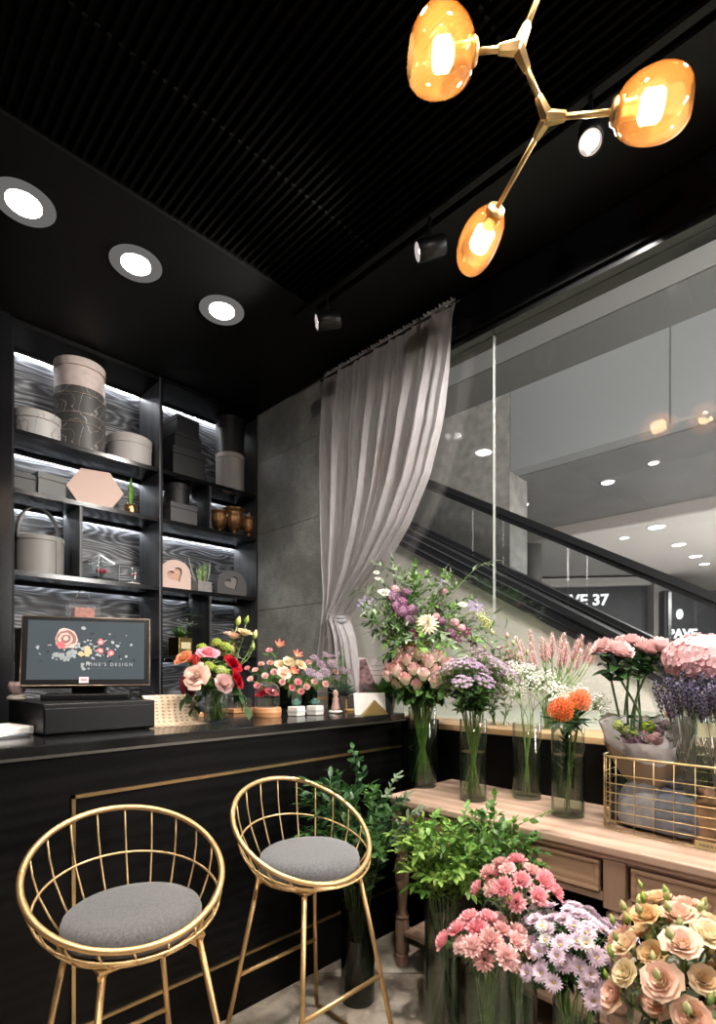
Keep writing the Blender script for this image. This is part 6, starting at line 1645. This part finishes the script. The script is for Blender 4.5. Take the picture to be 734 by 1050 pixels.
c2 = at_c(289, 2.86) + V((0, 0, .0005)); c3 = at_c(317, 2.88) + V((0, 0, .0005))
vase(c2, .055, .15, .11, 'dark glass vase of pink mixed flowers behind the glass dome', dark_glass, wm=green_water)
vase(c3, .045, .13, .09, 'dark glass vase of lilac flowers behind the teal succulents', dark_glass, wm=green_water)
ZB = 2.75
G = {}
def ctr(lst, vs_, r, h, key, name, meshes, s, base, group, lv, part='bloom', ex=None):
    out = []
    for q in lst:
        p = on_D(q[0], q[1], q[2] if len(q) > 2 else ZB); m_ = pick(meshes)
        out += in_vase(vs_, r, h, [(p, V(((p.x - vs_.x) * 3, (p.y - vs_.y) * 3 - .35, .7)))], lambda b, n, p, d: flower(name, 'flower', b, n, p, d, m_, s * R.uniform(.9, 1.1), leaves=lv, part=part, extra=ex), zb=.015)
    name_bunch(out, base, group)
small_pink = rose_mesh('small_pink_rose', (.80, .42, .46), (.70, .30, .34), OPENR, .009, seed=12)
ctr([(262, 688), (257, 697, 2.6), (268, 682), (276, 668), (264, 704, 2.6), (281, 690, 2.6), (272, 694, 2.6), (305, 700, 2.6), (299, 706, 2.6), (310, 686), (254, 686), (277, 681), (289, 700, 2.55), (308, 710, 2.6)], c2, .055, .15, 'a', 'spray_rose', [carn[2], carn[0]], .52, 'small pink spray rose behind the glass dome', 'pink spray roses on the counter', (4, .04, .022, green_m, .3, .9))
ctr([(286, 664), (303, 674), (300, 690, 2.6)], c2, .055, .15, 'b', 'gloriosa', [glor], 1.2, 'red flame-like flower on the counter', 'red flame flowers on the counter', (5, .05, .014, green_m, .3, .9))
ctr([(291, 691, 2.58), (307, 683), (296, 681), (288, 684)], c2, .055, .15, 'c', 'lisianthus', [lis_m[0], lis_m[2]], .68, 'cream-pink lisianthus behind the glass dome', 'lisianthus behind the glass dome', (5, .045, .018, green_m, .3, .9))
ctr([(322, 676), (329, 682), (334, 673, 2.8), (318, 690, 2.65), (326, 694, 2.6), (333, 690, 2.65), (340, 682, 2.7)], c3, .045, .13, 'd', 'lilac_spray', asters, .52, 'lilac flower cluster over the teal succulents', 'lilac flowers on the counter', (10, .05, .010, green_m, .1, .95), 'blossom_cluster')
ctr([(316, 680, 2.7), (322, 700, 2.6), (314, 705, 2.6), (343, 690), (333, 702, 2.6)], c3, .045, .13, 'e', 'spray_rose', [carn[2]], .5, 'small rose of the lilac bunch by the succulents', 'little roses in the lilac bunch', (6, .04, .018, green_m, .2, .9))
# pale blooms by the agave
c4_ = at_c(342, 2.98) + V((0, 0, .0005))
vase(c4_, .035, .12, .08, 'small dark vase of lilac sprigs beside the agave', dark_glass, wm=green_water)
ctr([(341, 675, 2.9), (349, 673, 2.95), (351, 688, 2.8), (358, 690, 2.8), (345, 695, 2.75)], c4_, .035, .12, 'f', 'lilac_sprig', [asters[0]], .45, 'lilac sprig beside the agave', 'lilac sprigs by the agave', (8, .05, .009, green_m, .1, .95), 'blossom_cluster')
# roses inside the glass domes
for root, zz, sc_, n_, labs_ in ((bpy.data.objects['glass_cloche.001'], .047, .62, 4, None), (bpy.data.objects['glass_cloche'], .0205, .5, 1, None)):
    for k in range(n_):
        a = k * 1.6; off = V((.020 * math.cos(a), .020 * math.sin(a), 0)) if n_ > 1 else V((0, 0, 0)); b = V(root.location) + V((0, 0, zz)) + off * .3
        hgt = .055 if n_ > 1 else .045
        t_, p_ = flower('preserved_rose', 'flower', b, b + V((0, 0, hgt * .5)), b + off + V((0, 0, hgt + .008 * (k % 2))), V((off.x * 20, off.y * 20 - .2, 1)), rose_red[0], sc_, leaves=(3, .025, .016, green_d, .2, .8), sr=.0015)
        t_['label'] = 'red preserved rose under the wood-based glass dome on the counter' if n_ > 1 else 'single red rose under the little glass dome on the shelf'
        if n_ > 1: t_['group'] = 'roses under the glass dome'
it = [(o_, o_.matrix_world.translation) for o_ in []]

# =============================== greens and buckets on the floor ===============================
def fl(x, y): return V((x, y, .0008))
def green_bunch(vl, r, h, glass, vlabel, n, cz, rx, rz, L, W, mats_, base, group, side=2, nl=24, off=(0, 0), sag=.35, lo=-.2, water=.2, wm=None):
    vase(vl, r, h, water, vlabel, glass, wm=wm)
    hs = dome(vl + V((off[0], off[1], cz)), rx, rx, rz, n, lo, .15); out = []
    for k, (p, d) in enumerate(hs):
        o_ = V((p.x - vl.x, p.y - vl.y, 0)); u_ = o_.normalized()
        out.append(branch('leafy_branch', 'greenery', vl + V((0, 0, .03)) - u_ * r * .5, vl + V((0, 0, h)) + u_ * r * .7, p, sag, nl, L, W, mats_[k % len(mats_)], .12, side=side, sm=stem_d))
    name_bunch(out, base, group)
green_bunch(fl(1.50, 1.50), .068, .385, dark_glass, 'dark glass floor vase of deep green branches by the table leg', 22, .66, .20, .27, .055, .021, [green_d, green_d, green_m], 'deep green leafy branch beside the bar stool', 'deep green branches in the dark vase', 3, 22, (-.01, .02), wm=green_water)
green_bunch(fl(1.585, 1.145), .068, .46, vase_glass, 'tall clear floor vase of bright green leaves', 24, .62, .165, .15, .042, .019, [green_y, green_a, green_y], 'bright green branch in the tall clear floor vase', 'bright green branches', 4, 20, (-.01, .0), .45, -.45, .38, green_water)
green_bunch(fl(1.675, .985), .062, .44, dark_glass, 'dark floor vase of curly green branches against the drawers', 16, .68, .155, .17, .032, .019, [green_a, green_m, green_a], 'curly green branch against the table drawer', 'curly green branches', 4, 20, (-.01, .0), .3, -.2, .36, green_water)
# a few pale-tipped twigs hanging over the table edge by the tall rose vase
it = []
for u, v, Z in ((408, 795, 2.28), (418, 815, 2.2), (432, 830, 2.12), (400, 812, 2.3)):
    it.append(branch('pale_twig', 'greenery', fl(1.50, 1.50) + V((0, 0, .05)), fl(1.50, 1.50) + V((.03, 0, .38)), on_D(u, v, Z), .2, 14, .04, .016, green_g, .5))
name_bunch(it, 'pale-leaved twig by the rounded table corner', 'pale twigs at the table corner')
# carnations
def carn_bunch(vl, r, h, n, cz, rx, ry, rz, vlabel, base, group, water):
    vase(vl, r, h, water, vlabel, wm=green_water)
    hs = dome(vl + V((0, 0, cz)), rx, ry, rz, n, -.15, .12)
    out = in_vase(vl, r, h, hs, lambda b, n, p, d: flower('carnation', 'flower', b, n, p, d, pick(carn), R.uniform(.80, .98), sr=.0019, leaves=(8, .055, .006, green_g, .3, .9), extra=[(bud_green, V((R.uniform(-.03, .03), R.uniform(-.03, .03), -.02)), (R.uniform(-.5, .5), R.uniform(-.5, .5), 1), .6, 'bud')]))
    name_bunch(out, base, group)
carn_bunch(fl(1.30, .79), .062, .485, 22, .545, .10, .10, .06, 'clear floor vase of pink carnations, the front one', 'pink carnation in the front vase', 'carnations in the front vase', .30)
carn_bunch(fl(1.49, .80), .058, .50, 20, .645, .10, .10, .07, 'clear floor vase of pink carnations standing behind the front one', 'pink carnation in the rear vase', 'carnations in the rear vase', .30)
# chrysanthemums
v7 = fl(1.44, .60)
vase(v7, .060, .41, .30, 'clear floor vase of lilac-white chrysanthemums', wm=green_water)
hs = dome(v7 + V((.0, .0, .545)), .155, .155, .12, 26, -.1, .08)
def mumf(b, n, p, d):
    ex = []
    for k in range(3):
        a = R.uniform(0, 6.28); ex.append((pick(mum_mesh if R.random() > .25 else mum_pale), V((.036 * math.cos(a + k * 2.1), .036 * math.sin(a + k * 2.1), R.uniform(-.014, .008))), (math.cos(a + k * 2.1) * .4 + d.x, math.sin(a + k * 2.1) * .4 + d.y, d.z), R.uniform(.85, 1.0), 'bloom'))
    return flower('chrysanthemum', 'flower', b, n, p, d, pick(mum_mesh), 1.0, sr=.0022, leaves=(12, .045, .022, green_d, .25, .93), extra=ex)
name_bunch(in_vase(v7, .060, .41, hs, mumf), 'lilac-white chrysanthemum stem', 'chrysanthemums on the floor')
# lisianthus
v8 = fl(1.335, .305)
vase(v8, .07, .47, .30, 'dark floor vase of cream and peach lisianthus at the bottom corner', dark_glass, wm=green_water)
hs = dome(v8 + V((.0, .0, .63)), .145, .145, .165, 48, -.45, .08)
def lisf(b, n, p, d):
    a = R.uniform(0, 6.28)
    ex = [(pick([bud_cream, bud_green]), V((.035 * math.cos(a + q), .035 * math.sin(a + q), .022)), (math.cos(a + q) * .4, math.sin(a + q) * .4, 1), R.uniform(.7, 1.0), 'bud') for q in (0, 2.4)]
    return flower('lisianthus', 'flower', b, n, p, d, pick(lis_m + [lis_m[2], lis_m[3], lis_m[2]]), R.uniform(.58, .74), sr=.0024, leaves=(7, .055, .022, green_g, .3, .9), extra=ex)
name_bunch(in_vase(v8, .07, .47, hs, lisf), 'cream-peach lisianthus in the corner bunch', 'lisianthus in the corner bunch')
# zinc bucket on the lower shelf, and dark tubs deep under the table
zb_ = thing('zinc_bucket', (1.875, .92, .1725), 'pale zinc bucket standing on the lower shelf behind the carnations', 'bucket')
o = obj('body', MB().lathe([(1e-5, 0), (.052, 0), (.055, .006), (.070, .165), (.073, .170), (.070, .172), (.066, .165), (.052, .012), (1e-5, .01)], 36), mat('pale_zinc', (.42, .45, .47), .4, .5, noise=.2, nscale=20), zb_)
obj('hoop', MB().tube([(.0625 * math.cos(a), .0625 * math.sin(a), .08) for a in [2 * PI * k / 32 for k in range(32)]], .0025, 6, True), zinc, zb_)
for k, (y, lab) in enumerate(((1.30, 'dark empty tub on the lower shelf near the table end'), (.35, 'dark empty tub on the lower shelf behind the middle leg'))):
    t = thing('dark_tub', (2.03, y, .1725), lab, 'bucket', 'dark tubs on the lower shelf')
    obj('body', MB().lathe([(1e-5, 0), (.09, 0), (.115, .20), (.120, .205), (.112, .203), (.085, .01), (1e-5, .01)], 32), mat('tub_dark%d' % k, (.03, .03, .035), .4), t)
    obj('rim', MB().tube([(.118 * math.cos(a), .118 * math.sin(a), .206) for a in [2 * PI * k_ / 32 for k_ in range(32)]], .004, 6, True), zinc, t)
